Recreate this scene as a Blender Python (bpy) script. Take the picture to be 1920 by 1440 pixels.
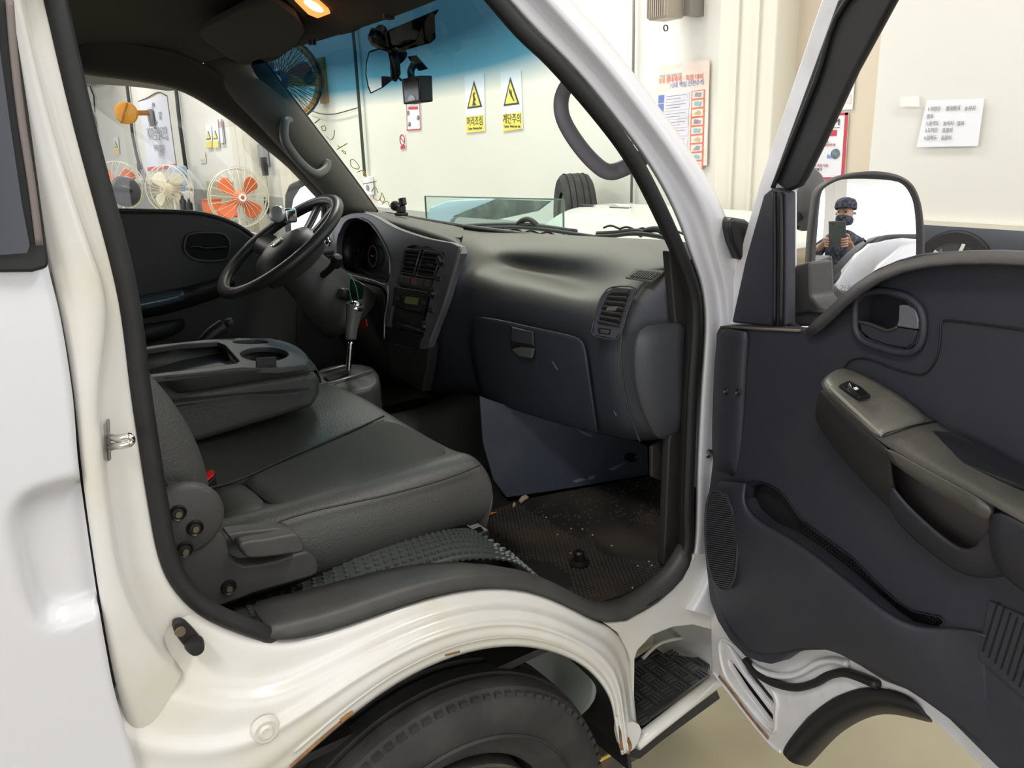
import bpy, bmesh, math, random
from mathutils import Vector as V, Matrix
random.seed(4)
C = bpy.context.scene
for o in list(bpy.data.objects): bpy.data.objects.remove(o)
col = C.collection
# ---------------------------------------------------------------- camera, world, light
# truck frame: x forward, y to the truck's left, z up; metres
EYE = V((-.60, -1.78, 1.55)); FPX = 1500.
_y, _p, _r = math.radians(34), math.radians(16.7), math.radians(1.95)
FW = V((math.sin(_y)*math.cos(_p), math.cos(_y)*math.cos(_p), -math.sin(_p)))
_rt = V((math.cos(_y), -math.sin(_y), 0)); _up = _rt.cross(FW)
RT = _rt*math.cos(_r)-_up*math.sin(_r); UP = _rt*math.sin(_r)+_up*math.cos(_r)
cam = bpy.data.cameras.new('camera'); co = bpy.data.objects.new('camera', cam); col.objects.link(co)
cam.sensor_width = 36; cam.lens = 36*FPX/1920; cam.clip_start = .02; cam.clip_end = 300
co.matrix_world = Matrix(((RT.x, UP.x, -FW.x, EYE.x), (RT.y, UP.y, -FW.y, EYE.y), (RT.z, UP.z, -FW.z, EYE.z), (0, 0, 0, 1)))
C.camera = co
w = bpy.data.worlds.new('overcast'); C.world = w; w.use_nodes = True
wn = w.node_tree.nodes; wl = w.node_tree.links; bg = wn['Background']
bg.inputs[0].default_value = (.93, .95, 1, 1); bg.inputs[1].default_value = 2.6
C.view_settings.view_transform = 'Standard'; C.view_settings.look = 'None'
C.view_settings.gamma = 1; C.view_settings.use_curve_mapping = False
C.view_settings.exposure = 0.0
def area(name, loc, sx, sy, power, colr=(1, .98, .96), rot=(0, 0, 0)):
    l = bpy.data.lights.new(name, 'AREA'); l.shape = 'RECTANGLE'; l.size = sx; l.size_y = sy; l.energy = power; l.color = colr
    o = bpy.data.objects.new(name, l); o.location = loc; o.rotation_euler = rot; col.objects.link(o); return o
ADDED_LAMPS = [(-2.2, -2.6), (1.6, -2.6), (-2.2, 2.8), (1.9, 2.8), (-1.0, 7.5), (1.9, 7.5), (1.6, 12.5), (1.6, 18)]  # ceiling lamps added to light the garage, none of them seen
for i, (lx, ly) in enumerate(ADDED_LAMPS):
    area('added_ceiling_lamp', (lx, ly, 4.32), .5, 1.6, 95)

# ---------------------------------------------------------------- helpers
def ray(u, v): return RT*((u-960)/FPX)+UP*((720-v)/FPX)+FW
def PX(u, v, x): d = ray(u, v); return EYE+d*((x-EYE.x)/d.x)
def PY(u, v, y): d = ray(u, v); return EYE+d*((y-EYE.y)/d.y)
def PZ(u, v, z): d = ray(u, v); return EYE+d*((z-EYE.z)/d.z)
def PL(u, v, p0, n): d = ray(u, v); return EYE+d*((V(p0)-EYE).dot(n)/d.dot(n))
AX = {'x': PX, 'y': PY, 'z': PZ}
AL = math.radians(75); HG = V((.5, -.83, 0))                  # the opened right door: hinge and swing
DD = V((-math.cos(AL), -math.sin(AL), 0)); DN = V((-math.sin(AL), math.cos(AL), 0))
def PD(u, v, off=0.): return PL(u, v, HG+DN*off, DN)
def DL(s, z, off=0.): return HG+DD*s+DN*off+V((0, 0, z))
def Ys(pts, y): return [PY(u, v, y) for u, v in pts]
def Xs(pts, x): return [PX(u, v, x) for u, v in pts]
def Ds(pts, off=0.): return [PD(u, v, off) for u, v in pts]

MATS = {}
def mat(name, colr, rough=.5, metal=0., bump=0., bscale=60., var=0., vscale=6., c2=None, emit=None, estr=1., coat=0., trans=0., spec=.5, sheen=0.):
    if name in MATS: return MATS[name]
    m = bpy.data.materials.new(name); m.use_nodes = True; nt = m.node_tree; N = nt.nodes; L = nt.links
    b = N['Principled BSDF']
    c = (*colr, 1)
    b.inputs['Base Color'].default_value = c; b.inputs['Roughness'].default_value = rough; b.inputs['Metallic'].default_value = metal
    b.inputs['Coat Weight'].default_value = coat; b.inputs['Coat Roughness'].default_value = .08
    b.inputs['Specular IOR Level'].default_value = spec
    tc = N.new('ShaderNodeTexCoord')
    if var or c2:
        n = N.new('ShaderNodeTexNoise'); n.inputs['Scale'].default_value = vscale; n.inputs['Detail'].default_value = 5
        L.new(tc.outputs['Object'], n.inputs['Vector'])
        r = N.new('ShaderNodeValToRGB'); r.color_ramp.elements[0].position = .42 if c2 else .35; r.color_ramp.elements[1].position = .68
        k = c2 if c2 else tuple(max(0, min(1, x*(1-var))) for x in colr)
        r.color_ramp.elements[0].color = c; r.color_ramp.elements[1].color = (*k, 1)
        L.new(n.outputs['Fac'], r.inputs['Fac']); L.new(r.outputs['Color'], b.inputs['Base Color'])
    if bump:
        n2 = N.new('ShaderNodeTexNoise'); n2.inputs['Scale'].default_value = bscale; n2.inputs['Detail'].default_value = 2
        L.new(tc.outputs['Object'], n2.inputs['Vector'])
        bm_ = N.new('ShaderNodeBump'); bm_.inputs['Strength'].default_value = bump; bm_.inputs['Distance'].default_value = .002
        L.new(n2.outputs['Fac'], bm_.inputs['Height']); L.new(bm_.outputs['Normal'], b.inputs['Normal'])
    if emit:
        b.inputs['Emission Color'].default_value = (*emit, 1); b.inputs['Emission Strength'].default_value = estr
    MATS[name] = m; return m
def up_tint(m, up_col, lo=.35, hi=.95):      # paler tint on the faces that look up
    N = m.node_tree.nodes; L = m.node_tree.links; b = N['Principled BSDF']; g = N.new('ShaderNodeNewGeometry'); sp = N.new('ShaderNodeSeparateXYZ')
    L.new(g.outputs['Normal'], sp.inputs[0]); mr = N.new('ShaderNodeMapRange'); mr.inputs[1].default_value = lo; mr.inputs[2].default_value = hi; L.new(sp.outputs['Z'], mr.inputs[0])
    mx = N.new('ShaderNodeMix'); mx.data_type = 'RGBA'; L.new(mr.outputs[0], mx.inputs[0]); mx.inputs[7].default_value = (*up_col, 1)
    src = b.inputs['Base Color'].links[0].from_socket if b.inputs['Base Color'].links else None
    if src: L.new(src, mx.inputs[6])
    else: mx.inputs[6].default_value = b.inputs['Base Color'].default_value
    L.new(mx.outputs[2], b.inputs['Base Color'])
def glassmat(name, tint=(1, 1, 1), refl=.06, band=None):
    if name in MATS: return MATS[name]
    m = bpy.data.materials.new(name); m.use_nodes = True; N = m.node_tree.nodes; L = m.node_tree.links
    N.remove(N['Principled BSDF']); out = N['Material Output']
    t = N.new('ShaderNodeBsdfTransparent'); t.inputs[0].default_value = (*tint, 1)
    g = N.new('ShaderNodeBsdfGlossy'); g.inputs['Roughness'].default_value = .01
    mx = N.new('ShaderNodeMixShader'); mx.inputs[0].default_value = refl*.5
    L.new(t.outputs[0], mx.inputs[1]); L.new(g.outputs[0], mx.inputs[2]); L.new(mx.outputs[0], out.inputs[0])
    if band:
        tc = N.new('ShaderNodeTexCoord'); sp = N.new('ShaderNodeSeparateXYZ'); L.new(tc.outputs['Object'], sp.inputs[0])
        r = N.new('ShaderNodeValToRGB'); mr = N.new('ShaderNodeMapRange'); mr.inputs[1].default_value = band[0]; mr.inputs[2].default_value = band[1]
        L.new(sp.outputs['Z'], mr.inputs[0]); L.new(mr.outputs[0], r.inputs[0])
        e = r.color_ramp.elements; e[0].color = (*tint, 1); e[1].color = (.02, .07, .12, 1); e.new(.45).color = (.07, .24, .36, 1)
        L.new(r.outputs[0], t.inputs[0])
    MATS[name] = m; return m

def level(o):
    n = 0
    while o.parent: o = o.parent; n += 1
    return n
def link(name, me, m, parent):
    while parent and level(parent) >= 2: parent = parent.parent      # thing > part > sub-part, no deeper
    o = bpy.data.objects.new(name, me); col.objects.link(o)
    if m: me.materials.append(m)
    if parent:
        o.parent = parent; o.matrix_parent_inverse = Matrix.Translation(-parent.matrix_world.translation) if parent.type == 'EMPTY' else Matrix.Identity(4)
    return o
def mesh(name, vs, fs, m, parent=None, smooth=False):
    me = bpy.data.meshes.new(name); me.from_pydata([tuple(v) for v in vs], [], fs); me.update()
    bm = bmesh.new(); bm.from_mesh(me); bmesh.ops.recalc_face_normals(bm, faces=bm.faces); bm.to_mesh(me); bm.free()
    if smooth: me.shade_smooth()
    return link(name, me, m, parent)
def empty(name, loc, label=None, cat=None, group=None, parent=None):
    o = bpy.data.objects.new(name, None); o.location = loc; o.empty_display_size = .05; col.objects.link(o)
    o.matrix_world = Matrix.Translation(loc)
    if parent: o.parent = parent; o.matrix_parent_inverse = Matrix.Translation(-parent.matrix_world.translation)
    tag(o, label, cat, group); return o
def tag(o, label=None, cat=None, group=None, kind=None):
    if label: o['label'] = label
    if cat: o['category'] = cat
    if group: o['group'] = group
    if kind: o['kind'] = kind
    return o
def bev(o, wd, seg=2, ang=35):
    b = o.modifiers.new('bevel', 'BEVEL'); b.width = wd; b.segments = seg; b.limit_method = 'ANGLE'; b.angle_limit = math.radians(ang)
    o.data.shade_smooth(); wn_ = o.modifiers.new('wn', 'WEIGHTED_NORMAL'); wn_.keep_sharp = True; return o
def grid(name, rows, m, parent=None, sub=2, thick=0., closed=False, off=0.):
    vs = [p for r in rows for p in r]; n = len(rows[0]); fs = []
    for i in range(len(rows)-1):
        for j in range(n if closed else n-1):
            a = i*n+j; b = i*n+(j+1) % n; fs.append((a, b, b+n, a+n))
    o = mesh(name, vs, fs, m, parent, True)
    if sub: s = o.modifiers.new('sub', 'SUBSURF'); s.levels = s.render_levels = sub
    if thick: t = o.modifiers.new('sol', 'SOLIDIFY'); t.thickness = thick; t.offset = off
    return o
def crom(pts, k=6, closed=False):
    pts = [V(p) for p in pts]; n = len(pts); out = []
    for i in range(n if closed else n-1):
        if closed: p0, p1, p2, p3 = pts[i-1], pts[i], pts[(i+1) % n], pts[(i+2) % n]
        else: p0, p1, p2, p3 = pts[max(i-1, 0)], pts[i], pts[i+1], pts[min(i+2, n-1)]
        for j in range(k):
            t = j/k; out.append(.5*((2*p1)+(p2-p0)*t+(2*p0-5*p1+4*p2-p3)*t*t+(3*p1-p0-3*p2+p3)*t**3))
    if not closed: out.append(pts[-1])
    return out
def sweep(name, pts, prof, m, parent=None, closed=False, up=None, cap=True, smooth=True, scale=None):
    """prof: list of (a, b) in the side / up frame"""
    n = len(pts); P = [V(p) for p in pts]; vs = []; k = len(prof)
    nrm = V(up) if up else V((0, 0, 1))
    prev = None
    for i in range(n):
        t = (P[(i+1) % n]-P[i-1]) if closed else (P[min(i+1, n-1)]-P[max(i-1, 0)])
        t.normalize()
        if up or prev is None:
            b = t.cross(nrm)
            if b.length < 1e-4: b = t.cross(V((1, 0, 0)))
            b.normalize(); a = b.cross(t)
        else:
            a = prev-t*prev.dot(t); a.normalize(); b = t.cross(a)
        prev = a
        s = scale[i] if scale else 1
        for x, y in prof: vs.append(P[i]+b*(x*s)+a*(y*s))
    fs = []
    for i in range(n if closed else n-1):
        for j in range(k):
            fs.append((i*k+j, i*k+(j+1) % k, ((i+1) % n)*k+(j+1) % k, ((i+1) % n)*k+j))
    if cap and not closed: fs.append(tuple(range(k))); fs.append(tuple(range((n-1)*k, n*k)))
    return mesh(name, vs, fs, m, parent, smooth)
def circ(r, k=10, ry=None): ry = ry or r; return [(r*math.cos(2*math.pi*i/k), ry*math.sin(2*math.pi*i/k)) for i in range(k)]
def tube(name, pts, r, m, parent=None, closed=False, k=10, sm=5, **kw):
    if sm and len(pts) > 2: pts = crom(pts, sm, closed)
    return sweep(name, pts, circ(r, k), m, parent, closed, **kw)
def plate(name, outer, depth, m, parent=None, holes=(), bevel=0., smooth=None, seg=2):
    """outline (3D, roughly planar) filled, holes cut, extruded by the vector depth"""
    bm = bmesh.new(); loops = []
    if smooth: outer = crom(outer, smooth, True)
    for lp in [outer]+[crom(h, smooth, True) if smooth else h for h in holes]:
        vv = [bm.verts.new(V(p)) for p in lp]; ee = [bm.edges.new((vv[i], vv[(i+1) % len(vv)])) for i in range(len(vv))]; loops.append((vv, ee))
    if holes: bmesh.ops.triangle_fill(bm, edges=[e for l in loops for e in l[1]], use_beauty=True)
    else: bm.faces.new(loops[0][0])
    fs = list(bm.faces)
    r = bmesh.ops.extrude_face_region(bm, geom=fs)
    nv = [g for g in r['geom'] if isinstance(g, bmesh.types.BMVert)]
    bmesh.ops.translate(bm, verts=nv, vec=V(depth))
    bmesh.ops.recalc_face_normals(bm, faces=bm.faces)
    me = bpy.data.meshes.new(name); bm.to_mesh(me); bm.free()
    o = link(name, me, m, parent)
    if bevel: bev(o, bevel, seg)
    return o
def box(name, c, s, m, parent=None, rot=None, bevel=0.):
    R = rot if rot else Matrix.Identity(3); vs = []
    for x in (-1, 1):
        for y in (-1, 1):
            for z in (-1, 1): vs.append(V(c)+R@V((x*s[0]/2, y*s[1]/2, z*s[2]/2)))
    fs = [(0, 1, 3, 2), (4, 6, 7, 5), (0, 4, 5, 1), (2, 3, 7, 6), (0, 2, 6, 4), (1, 5, 7, 3)]
    o = mesh(name, vs, fs, m, parent)
    if bevel: bev(o, bevel)
    return o
def basis(z, x=None):
    z = V(z).normalized(); x = V(x) if x else (V((0, 0, 1)) if abs(z.z) < .9 else V((1, 0, 0)))
    y = z.cross(x).normalized(); x = y.cross(z); return Matrix((x, y, z)).transposed()
def lathe(name, prof, c, axis, m, parent=None, k=32, smooth=True):
    """prof: (radius, height) along the axis"""
    B = basis(axis); vs = []; fs = []; n = len(prof)
    for i in range(k):
        a = 2*math.pi*i/k
        for r, h in prof: vs.append(V(c)+B@V((r*math.cos(a), r*math.sin(a), h)))
    for i in range(k):
        for j in range(n-1): a = i*n+j; b = ((i+1) % k)*n+j; fs.append((a, b, b+1, a+1))
    o = mesh(name, vs, fs, m, parent, False)
    bm = bmesh.new(); bm.from_mesh(o.data); bmesh.ops.remove_doubles(bm, verts=bm.verts, dist=1e-5); bmesh.ops.recalc_face_normals(bm, faces=bm.faces); bm.to_mesh(o.data); bm.free()
    if smooth: bev(o, .0005, 1, 40) if False else o.data.shade_smooth()
    try: o.data.set_sharp_from_angle(angle=math.radians(38))
    except Exception: pass
    return o
def cyl(name, c, axis, r, h, m, parent=None, k=24): return lathe(name, [(0, 0), (r, 0), (r, h), (0, h)], c, axis, m, parent, k)
def multi(name, parts, m, parent=None, smooth=False):
    """several (verts, faces) joined in one mesh"""
    vs = []; fs = []
    for v, f in parts:
        o = len(vs); vs += list(v); fs += [tuple(i+o for i in q) for q in f]
    return mesh(name, vs, fs, m, parent, smooth)
def bxd(c, s, R=None):
    R = R if R else Matrix.Identity(3); vs = []
    for x in (-1, 1):
        for y in (-1, 1):
            for z in (-1, 1): vs.append(V(c)+R@V((x*s[0]/2, y*s[1]/2, z*s[2]/2)))
    return vs, [(0, 1, 3, 2), (4, 6, 7, 5), (0, 4, 5, 1), (2, 3, 7, 6), (0, 2, 6, 4), (1, 5, 7, 3)]
def text(name, body, c, xd, yd, size, m, parent=None, align='CENTER', sx=1., depth=.0006):
    cu = bpy.data.curves.new(name, 'FONT'); cu.body = body; cu.size = size; cu.align_x = align; cu.align_y = 'CENTER'; cu.extrude = depth; cu.resolution_u = 2
    t = bpy.data.objects.new(name, cu); col.objects.link(t); dg = bpy.context.evaluated_depsgraph_get()
    me = bpy.data.meshes.new_from_object(t.evaluated_get(dg)); bpy.data.objects.remove(t)
    xd = V(xd).normalized(); yd = V(yd); yd = (yd-xd*yd.dot(xd)).normalized(); zd = xd.cross(yd)
    for v in me.vertices: p = v.co.copy(); v.co = V(c)+xd*(p.x*sx)+yd*p.y+zd*p.z
    me.materials.clear(); return link(name, me, m, parent)
def dup(root, dloc, label=None, rz=0.):
    r = root.copy(); col.objects.link(r); r.location = root.location+V(dloc); r.rotation_euler[2] += rz
    if label: r['label'] = label
    for ch in root.children:
        c = ch.copy(); col.objects.link(c); c.parent = r; c.matrix_parent_inverse = ch.matrix_parent_inverse
        for g in ch.children: d = g.copy(); col.objects.link(d); d.parent = c; d.matrix_parent_inverse = g.matrix_parent_inverse
    return r

# ---------------------------------------------------------------- materials
paint = mat('white_paint', (.64, .64, .67), .28, coat=.5, c2=(.625, .62, .635), vscale=3.2)
paint_j = mat('white_jamb_paint', (.68, .67, .645), .3, coat=.4, c2=(.62, .595, .50), vscale=6)
paint_d = mat('white_door_paint', (.76, .76, .79), .3, coat=.4, c2=(.64, .62, .60), vscale=9)
rust = mat('rust', (.30, .14, .05), .8, var=.5, vscale=60)
dash_m = mat('dash_plastic', (.042, .048, .061), .45, bump=.35, bscale=900, c2=(.050, .055, .066), vscale=9); up_tint(dash_m, (.135, .128, .105), .25, 1.0)
dash_t = mat('dash_top_pale', (.12, .115, .097), .6, bump=.3, bscale=700, c2=(.15, .142, .115), vscale=7)
trim_m = mat('door_trim_plastic', (.029, .030, .042), .5, bump=.35, bscale=900, c2=(.034, .035, .044), vscale=12)
dark_m = mat('dark_trim', (.022, .021, .020), .55, bump=.2, bscale=500)
blk = mat('black_plastic', (.010, .010, .011), .4)
rub = mat('black_rubber', (.010, .010, .011), .55, var=.3, vscale=40)
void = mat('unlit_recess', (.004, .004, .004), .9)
silv = mat('dark_silver_trim', (.16, .16, .18), .34, metal=.35)
edge_s = mat('light_silver_trim', (.32, .31, .32), .3, metal=.6)
chrome = mat('chrome', (.75, .74, .72), .12, metal=1.)
leather = mat('grey_leather', (.052, .053, .048), .5, bump=.5, bscale=260, c2=(.060, .060, .054), vscale=5)
leather2 = mat('perforated_leather', (.054, .056, .050), .5, bump=.9, bscale=1500, c2=(.064, .066, .058), vscale=6)
hardp = mat('grey_hard_plastic', (.048, .047, .046), .48, bump=.25, bscale=700, c2=(.060, .057, .050), vscale=16)
cons_m = mat('console_plastic', (.060, .060, .058), .5, bump=.2, bscale=800, var=.15, vscale=9)
mat_m = mat('dirty_floor_mat', (.020, .018, .016), .6, bump=.4, bscale=200, c2=(.050, .040, .030), vscale=6)
blue_m = mat('kick_panel_plastic', (.036, .045, .066), .45, bump=.2, bscale=300, c2=(.058, .068, .090), vscale=9)
head_m = mat('headliner', (.065, .060, .055), .9, bump=.3, bscale=500)
pil_m = mat('pillar_trim', (.12, .115, .10), .75, bump=.2, bscale=500, var=.1)
hand_m = mat('grab_handle_plastic', (.14, .14, .13), .45, bump=.1, bscale=500)
hand_g = mat('grab_handle_grey', (.22, .205, .235), .5)
arm_m = mat('armrest_grey', (.155, .150, .130), .38, bump=.2, bscale=300, c2=(.10, .098, .088), vscale=18)
tyre_m = mat('tyre_rubber', (.022, .021, .021), .75, bump=.5, bscale=120, c2=(.040, .038, .036), vscale=14)
mirror_m = mat('mirror_glass', (.92, .93, .95), .015, metal=1.)
ws_m = glassmat('windshield_glass', (.90, .965, .91), .05, band=(1.66, 1.76))
gl_m = glassmat('side_glass', (.97, .98, .97), .06)
wall_m = mat('wall_paint', (.76, .745, .69), .7, var=.04, vscale=.8)
beige_m = mat('beige_wall_paint', (.70, .61, .48), .7, var=.05, vscale=.8)
grey_w = mat('dado_grey', (.42, .43, .41), .7, var=.08, vscale=2)
floor_m = mat('garage_floor', (.27, .235, .145), .45, c2=(.22, .195, .125), vscale=2.5, bump=.1, bscale=30)
colm_m = mat('column_paint', (.70, .67, .57), .6)
paper = mat('paper', (.83, .84, .88), .6); pap_y = mat('yellow_print', (.85, .72, .13), .5)
ink = mat('black_ink', (.05, .05, .05), .6); red_i = mat('red_ink', (.55, .05, .07), .5); blue_i = mat('blue_ink', (.08, .16, .50), .5)
gry_i = mat('grey_ink', (.28, .28, .30), .6)
org = mat('orange_plastic', (.72, .16, .05), .45); yel = mat('yellow_enamel', (.72, .33, .03), .4)
ivory = mat('ivory_plastic', (.72, .66, .50), .45)
steel = mat('dull_steel', (.30, .29, .27), .4, metal=.8)
# ================================================================ THE GARAGE
WX = 3.3
def struct(name, o): o['kind'] = 'structure'; return o
struct('floor', box('floor', (2, 9, -.05), (26, 40, .1), floor_m))
yo = PX(1700, 300, WX).y                     # right of this the front wall is an open bay
struct('w', box('wall_front', (WX+.1, (yo+28)/2, 2.35), (.2, 28-yo, 4.7), wall_m))
struct('w', box('wall_back', (-3, 28.1, 2.35), (13, .2, 4.7), wall_m))
struct('w', box('wall_right', (7.5, -9, 2.35), (8.4, .2, 4.7), wall_m))
struct('c', box('ceiling', (-2.5, 9.5, 4.5), (12, 38, .15), wall_m))
dado = struct('t', box('trim_1', (WX-.01, (1.8+28)/2, .465), (.025, 26.2, .93), grey_w))
# columns standing proud of the wall
def column(n, y0, y1, x0, m=colm_m):
    o = struct('c', box('trim_%d' % n, ((x0+WX)/2, (y0+y1)/2, 2.2), (WX-x0, abs(y1-y0), 4.4), m, bevel=.01))
    for f in (.35, .7): box('flute', (x0-.004, y0+(y1-y0)*f, 2.2), (.02, .02, 4.4), m, o)
    return o
column(2, PX(1343, 200, 3.1).y, PX(1448, 200, 3.1).y, 3.1)
column(3, PX(432, 260, 3.1).y, PX(466, 260, 3.1).y, 3.1)
column(4, PX(525, 330, 3.1).y, PX(560, 330, 3.1).y, 3.1)
a, b = PX(1450, 200, WX-.02).y, yo
struct('w', box('trim_5', (WX-.01, (a+b)/2, 2.2), (.03, a-b, 4.4), beige_m))
a, b = PX(466, 300, WX-.02).y, PX(489, 300, WX-.02).y
struct('w', box('trim_6', (WX-.01, (a+b)/2, 2.2), (.03, a-b, 4.4), beige_m))
struct('t', box('trim_7', (WX-.03, PX(1446, 200, WX-.03).y, 2.2), (.03, .012, 4.4), steel))
# bay posts behind the photographer
for i, (x, y) in enumerate([(-5.5, -5.2), (-1.0, -8.6), (3.4, -8.6), (-8.2, 1.5), (-8.2, 9)]):
    struct('t', box('trim_%d' % (8+i), (x, y, 2.2), (.45, .45, 4.4), wall_m, bevel=.02))
# hanging white board in front of the open bay
p0 = PX(1640, 200, 2.9); p1 = PX(1620, 412, 2.9)
zb = PX(1735, 412, 2.9).z
bd = plate('white_board', [V((2.9, p0.y, zb)), V((2.9, -1.9, zb)), V((2.9, -1.9, 4.42)), V((2.9, p0.y+.01, 4.42))], (.05, 0, 0), wall_m, bevel=.004)
tag(bd, 'huge plain white board hanging behind the opened door', 'board')
box('bottom_rail', (2.9, (p0.y-1.9)/2, zb-.008), (.07, p0.y+1.9, .02), colm_m, bd)
nt = empty('taped_note', PX(1785, 235, 2.89), 'printed paper note with four lines taped on the white board', 'note')
q = [PX(1738, 188, 2.885), PX(1845, 184, 2.885), PX(1833, 274, 2.885), PX(1718, 276, 2.885)]
plate('sheet', q, (.003, 0, 0), paper, nt)
mat('clear_tape', (.86, .80, .76), .25)
plate('tape', [PX(1687, 182, 2.88), PX(1723, 180, 2.88), PX(1724, 200, 2.88), PX(1688, 200, 2.88)], (.002, 0, 0), MATS['clear_tape'], nt)
hY = V((0, -1, 0)); hZ = V((0, 0, 1))
for u, v, s in [(1739, 205, '1.외판은'), (1773, 204, '절대절대'), (1808, 204, '놓치지'), (1737, 219, '말자'), (1736, 232, '2.골격도'), (1768, 232, '놓치지'), (1794, 232, '말자'), (1734, 245, '3.도막은'), (1766, 245, '꼼꼼히'), (1732, 259, '4.입력도'), (1764, 259, '꼼꼼히')]:
    text('lettering', s, PX(u, v, 2.882), hY, hZ, .0205, gry_i, nt, 'LEFT', .80)

# bodies of the added ceiling lamps
first = None
for i, (lx, ly) in enumerate(ADDED_LAMPS):
    e = empty('added_ceiling_light', (lx, ly, 4.42), 'added white ceiling light panel '+['above the photographer', 'above the truck nose', 'above the left rear of the truck', 'above the trestle bonnet', 'beyond the left door', 'above the large orange fan', 'above the long banner', 'at the far end of the garage'][i], 'ceiling light', 'added ceiling lights of the garage')
    box('housing', (lx, ly, 4.40), (.34, 1.7, .05), colm_m, e)
    box('diffuser', (lx, ly, 4.37), (.28, 1.6, .012), mat('added_lamp_diffuser', (.9, .9, .9), .5, emit=(1, .97, .92), estr=4.), e)

# conduits and cables on the wall
cond = mat('dark_conduit', (.075, .085, .07), .5); wire = mat('black_cable', (.03, .03, .03), .5)
def conduit(pts, r, m, label, name='conduit', x=3.27, sm=0): 
    x = WX-.035-r
    return tag(tube(name, [PX(u, v, x) for u, v in pts], r, m, None, sm=sm, k=8), label, 'cable' if name == 'cable' else 'pipe')
conduit([(655, 0), (665, 90), (684, 330)], .018, cond, 'dark green conduit running down the wall behind the rear-view mirror')
conduit([(1188, -60), (1188, 60), (1184, 380)], .009, mat('grey_conduit', (.22, .23, .20), .5), 'thin grey conduit on the wall right of the windshield')
conduit([(234, 130), (243, 200), (248, 250), (256, 290), (267, 332)], .035, wire, 'black cable hanging from the yellow hose reel', 'cable')
conduit([(328, 150), (338, 240), (349, 318)], .035, wire, 'black conduit between the long banner and the caution signs')
conduit([(166, 155), (176, 180), (178, 210)], .02, wire, 'short black cable above the partly hidden orange wall fan', 'cable')
conduit([(478, 240), (480, 280), (486, 310), (492, 350), (503, 400)], .025, wire, 'black cable beside the grey column behind the orange fan', 'cable')
conduit([(578, 205), (600, 213), (625, 214), (650, 208), (670, 202)], .006, wire, 'thin sagging wire from the wall fan to the conduit', 'cable', sm=4)
conduit([(460, 245), (466, 340)], .012, wire, 'thin dark line of cable on the beige column edge')
sk = empty('wall_socket', PX(691, 350, 3.28), 'white wall socket box at the foot of the dark conduit', 'socket')
box('cover', PX(691, 348, 3.26), (.05, .17, .2), paper, sk, bevel=.01); cyl('outlet', PX(690, 352, 3.235), (-1, 0, 0), .035, .008, gry_i, sk)
sw = empty('switch_box', PX(486, 292, 3.26), 'small grey switch box on the wall behind the orange fan', 'switch')
box('cover', PX(488, 292, 3.24)+V((0, -.14, 0)), (.08, .22, .32), gry_i, sw, bevel=.01); box('plug', PX(491, 312, 3.17)+V((0, -.12, 0)), (.06, .10, .25), blk, sw)
pk = empty('black_plug', PX(256, 318, 3.25), 'black plug on the wall below the yellow hose reel', 'plug')
box('body', PX(259, 318, 3.23)+V((0, -.12, 0)), (.06, .12, .30), blk, pk, bevel=.01); box('cord_end', PX(266, 330, 3.23)+V((0, -.12, 0)), (.05, .08, .3), gry_i, pk)

# ---- signs on the wall
def corners(px, x): return [PX(u, v, x) for u, v in px]
def sign(name, px, x, label, cat='sign', group=None, body=paper):
    c = corners(px, x); e = empty(name, sum(c, V())/4, label, cat, group); plate('sheet', c, (.006, 0, 0), body, e); return e, c
def bil(c, s, t): return c[0].lerp(c[1], s).lerp(c[3].lerp(c[2], s), t)      # c: tl, tr, br, bl
def patch(name, c, pts, m, e, lift=.002):
    q = [bil(c, s, t)+V((-lift, 0, 0)) for s, t in pts]
    return plate(name, q, (lift*.6, 0, 0), m, e)
def rect(s0, t0, s1, t1): return [(s0, t0), (s1, t0), (s1, t1), (s0, t1)]
for nm, px, k1, k2, lab in [
    ('caution_sign', [(871, 143), (907, 137), (909, 246), (874, 250)], '머리조심', 'Caution : Mind your head', 'white and yellow head-bump caution sign, left one of the windshield pair'),
    ('caution_sign', [(938, 135), (976, 131), (980, 242), (943, 247)], '계단주의', 'Caution : Watch your step', 'white and yellow stair caution sign, right one of the windshield pair')]:
    e, c = sign(nm, px, 3.29, lab)
    patch('yellow_field', c, rect(.02, .71, .98, .995), pap_y, e)
    patch('triangle_border', c, [(.5, .10), (.9, .57), (.1, .57)], ink, e, .003)
    patch('triangle', c, [(.5, .18), (.80, .54), (.20, .54)], pap_y, e, .005)
    figr = [(.47, .30), (.58, .31), (.52, .36), (.60, .44), (.52, .46), (.62, .53), (.40, .53), (.46, .42), (.44, .36)] if k1[0] == '머' else [(.45, .28), (.52, .34), (.55, .30), (.57, .40), (.68, .50), (.64, .51), (.50, .42), (.42, .34)]
    patch('figure', c, figr, ink, e, .006)
    text('lettering', k1, bil(c, .5, .81)+V((-.004, 0, 0)), c[1]-c[0], hZ, .085, ink, e, sx=.85)
    text('lettering', k2, bil(c, .5, .93)+V((-.004, 0, 0)), c[1]-c[0], hZ, .03, ink, e, sx=.72)
ns, c = sign('no_smoking_sign', [(749, 252), (759, 251), (761, 279), (751, 281)], 3.29, 'small white and red prohibition sign below the dash camera')
patch('red_field', c, rect(.05, .75, .95, .97), red_i, ns)
lathe('ring', [(.045, 0), (.055, 0), (.055, .004), (.045, .004)], bil(c, .5, .38)+V((-.006, 0, 0)), (1, 0, 0), red_i, ns); patch('bar', c, [(.2, .25), (.3, .22), (.8, .52), (.7, .55)], red_i, ns, .005)
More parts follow.
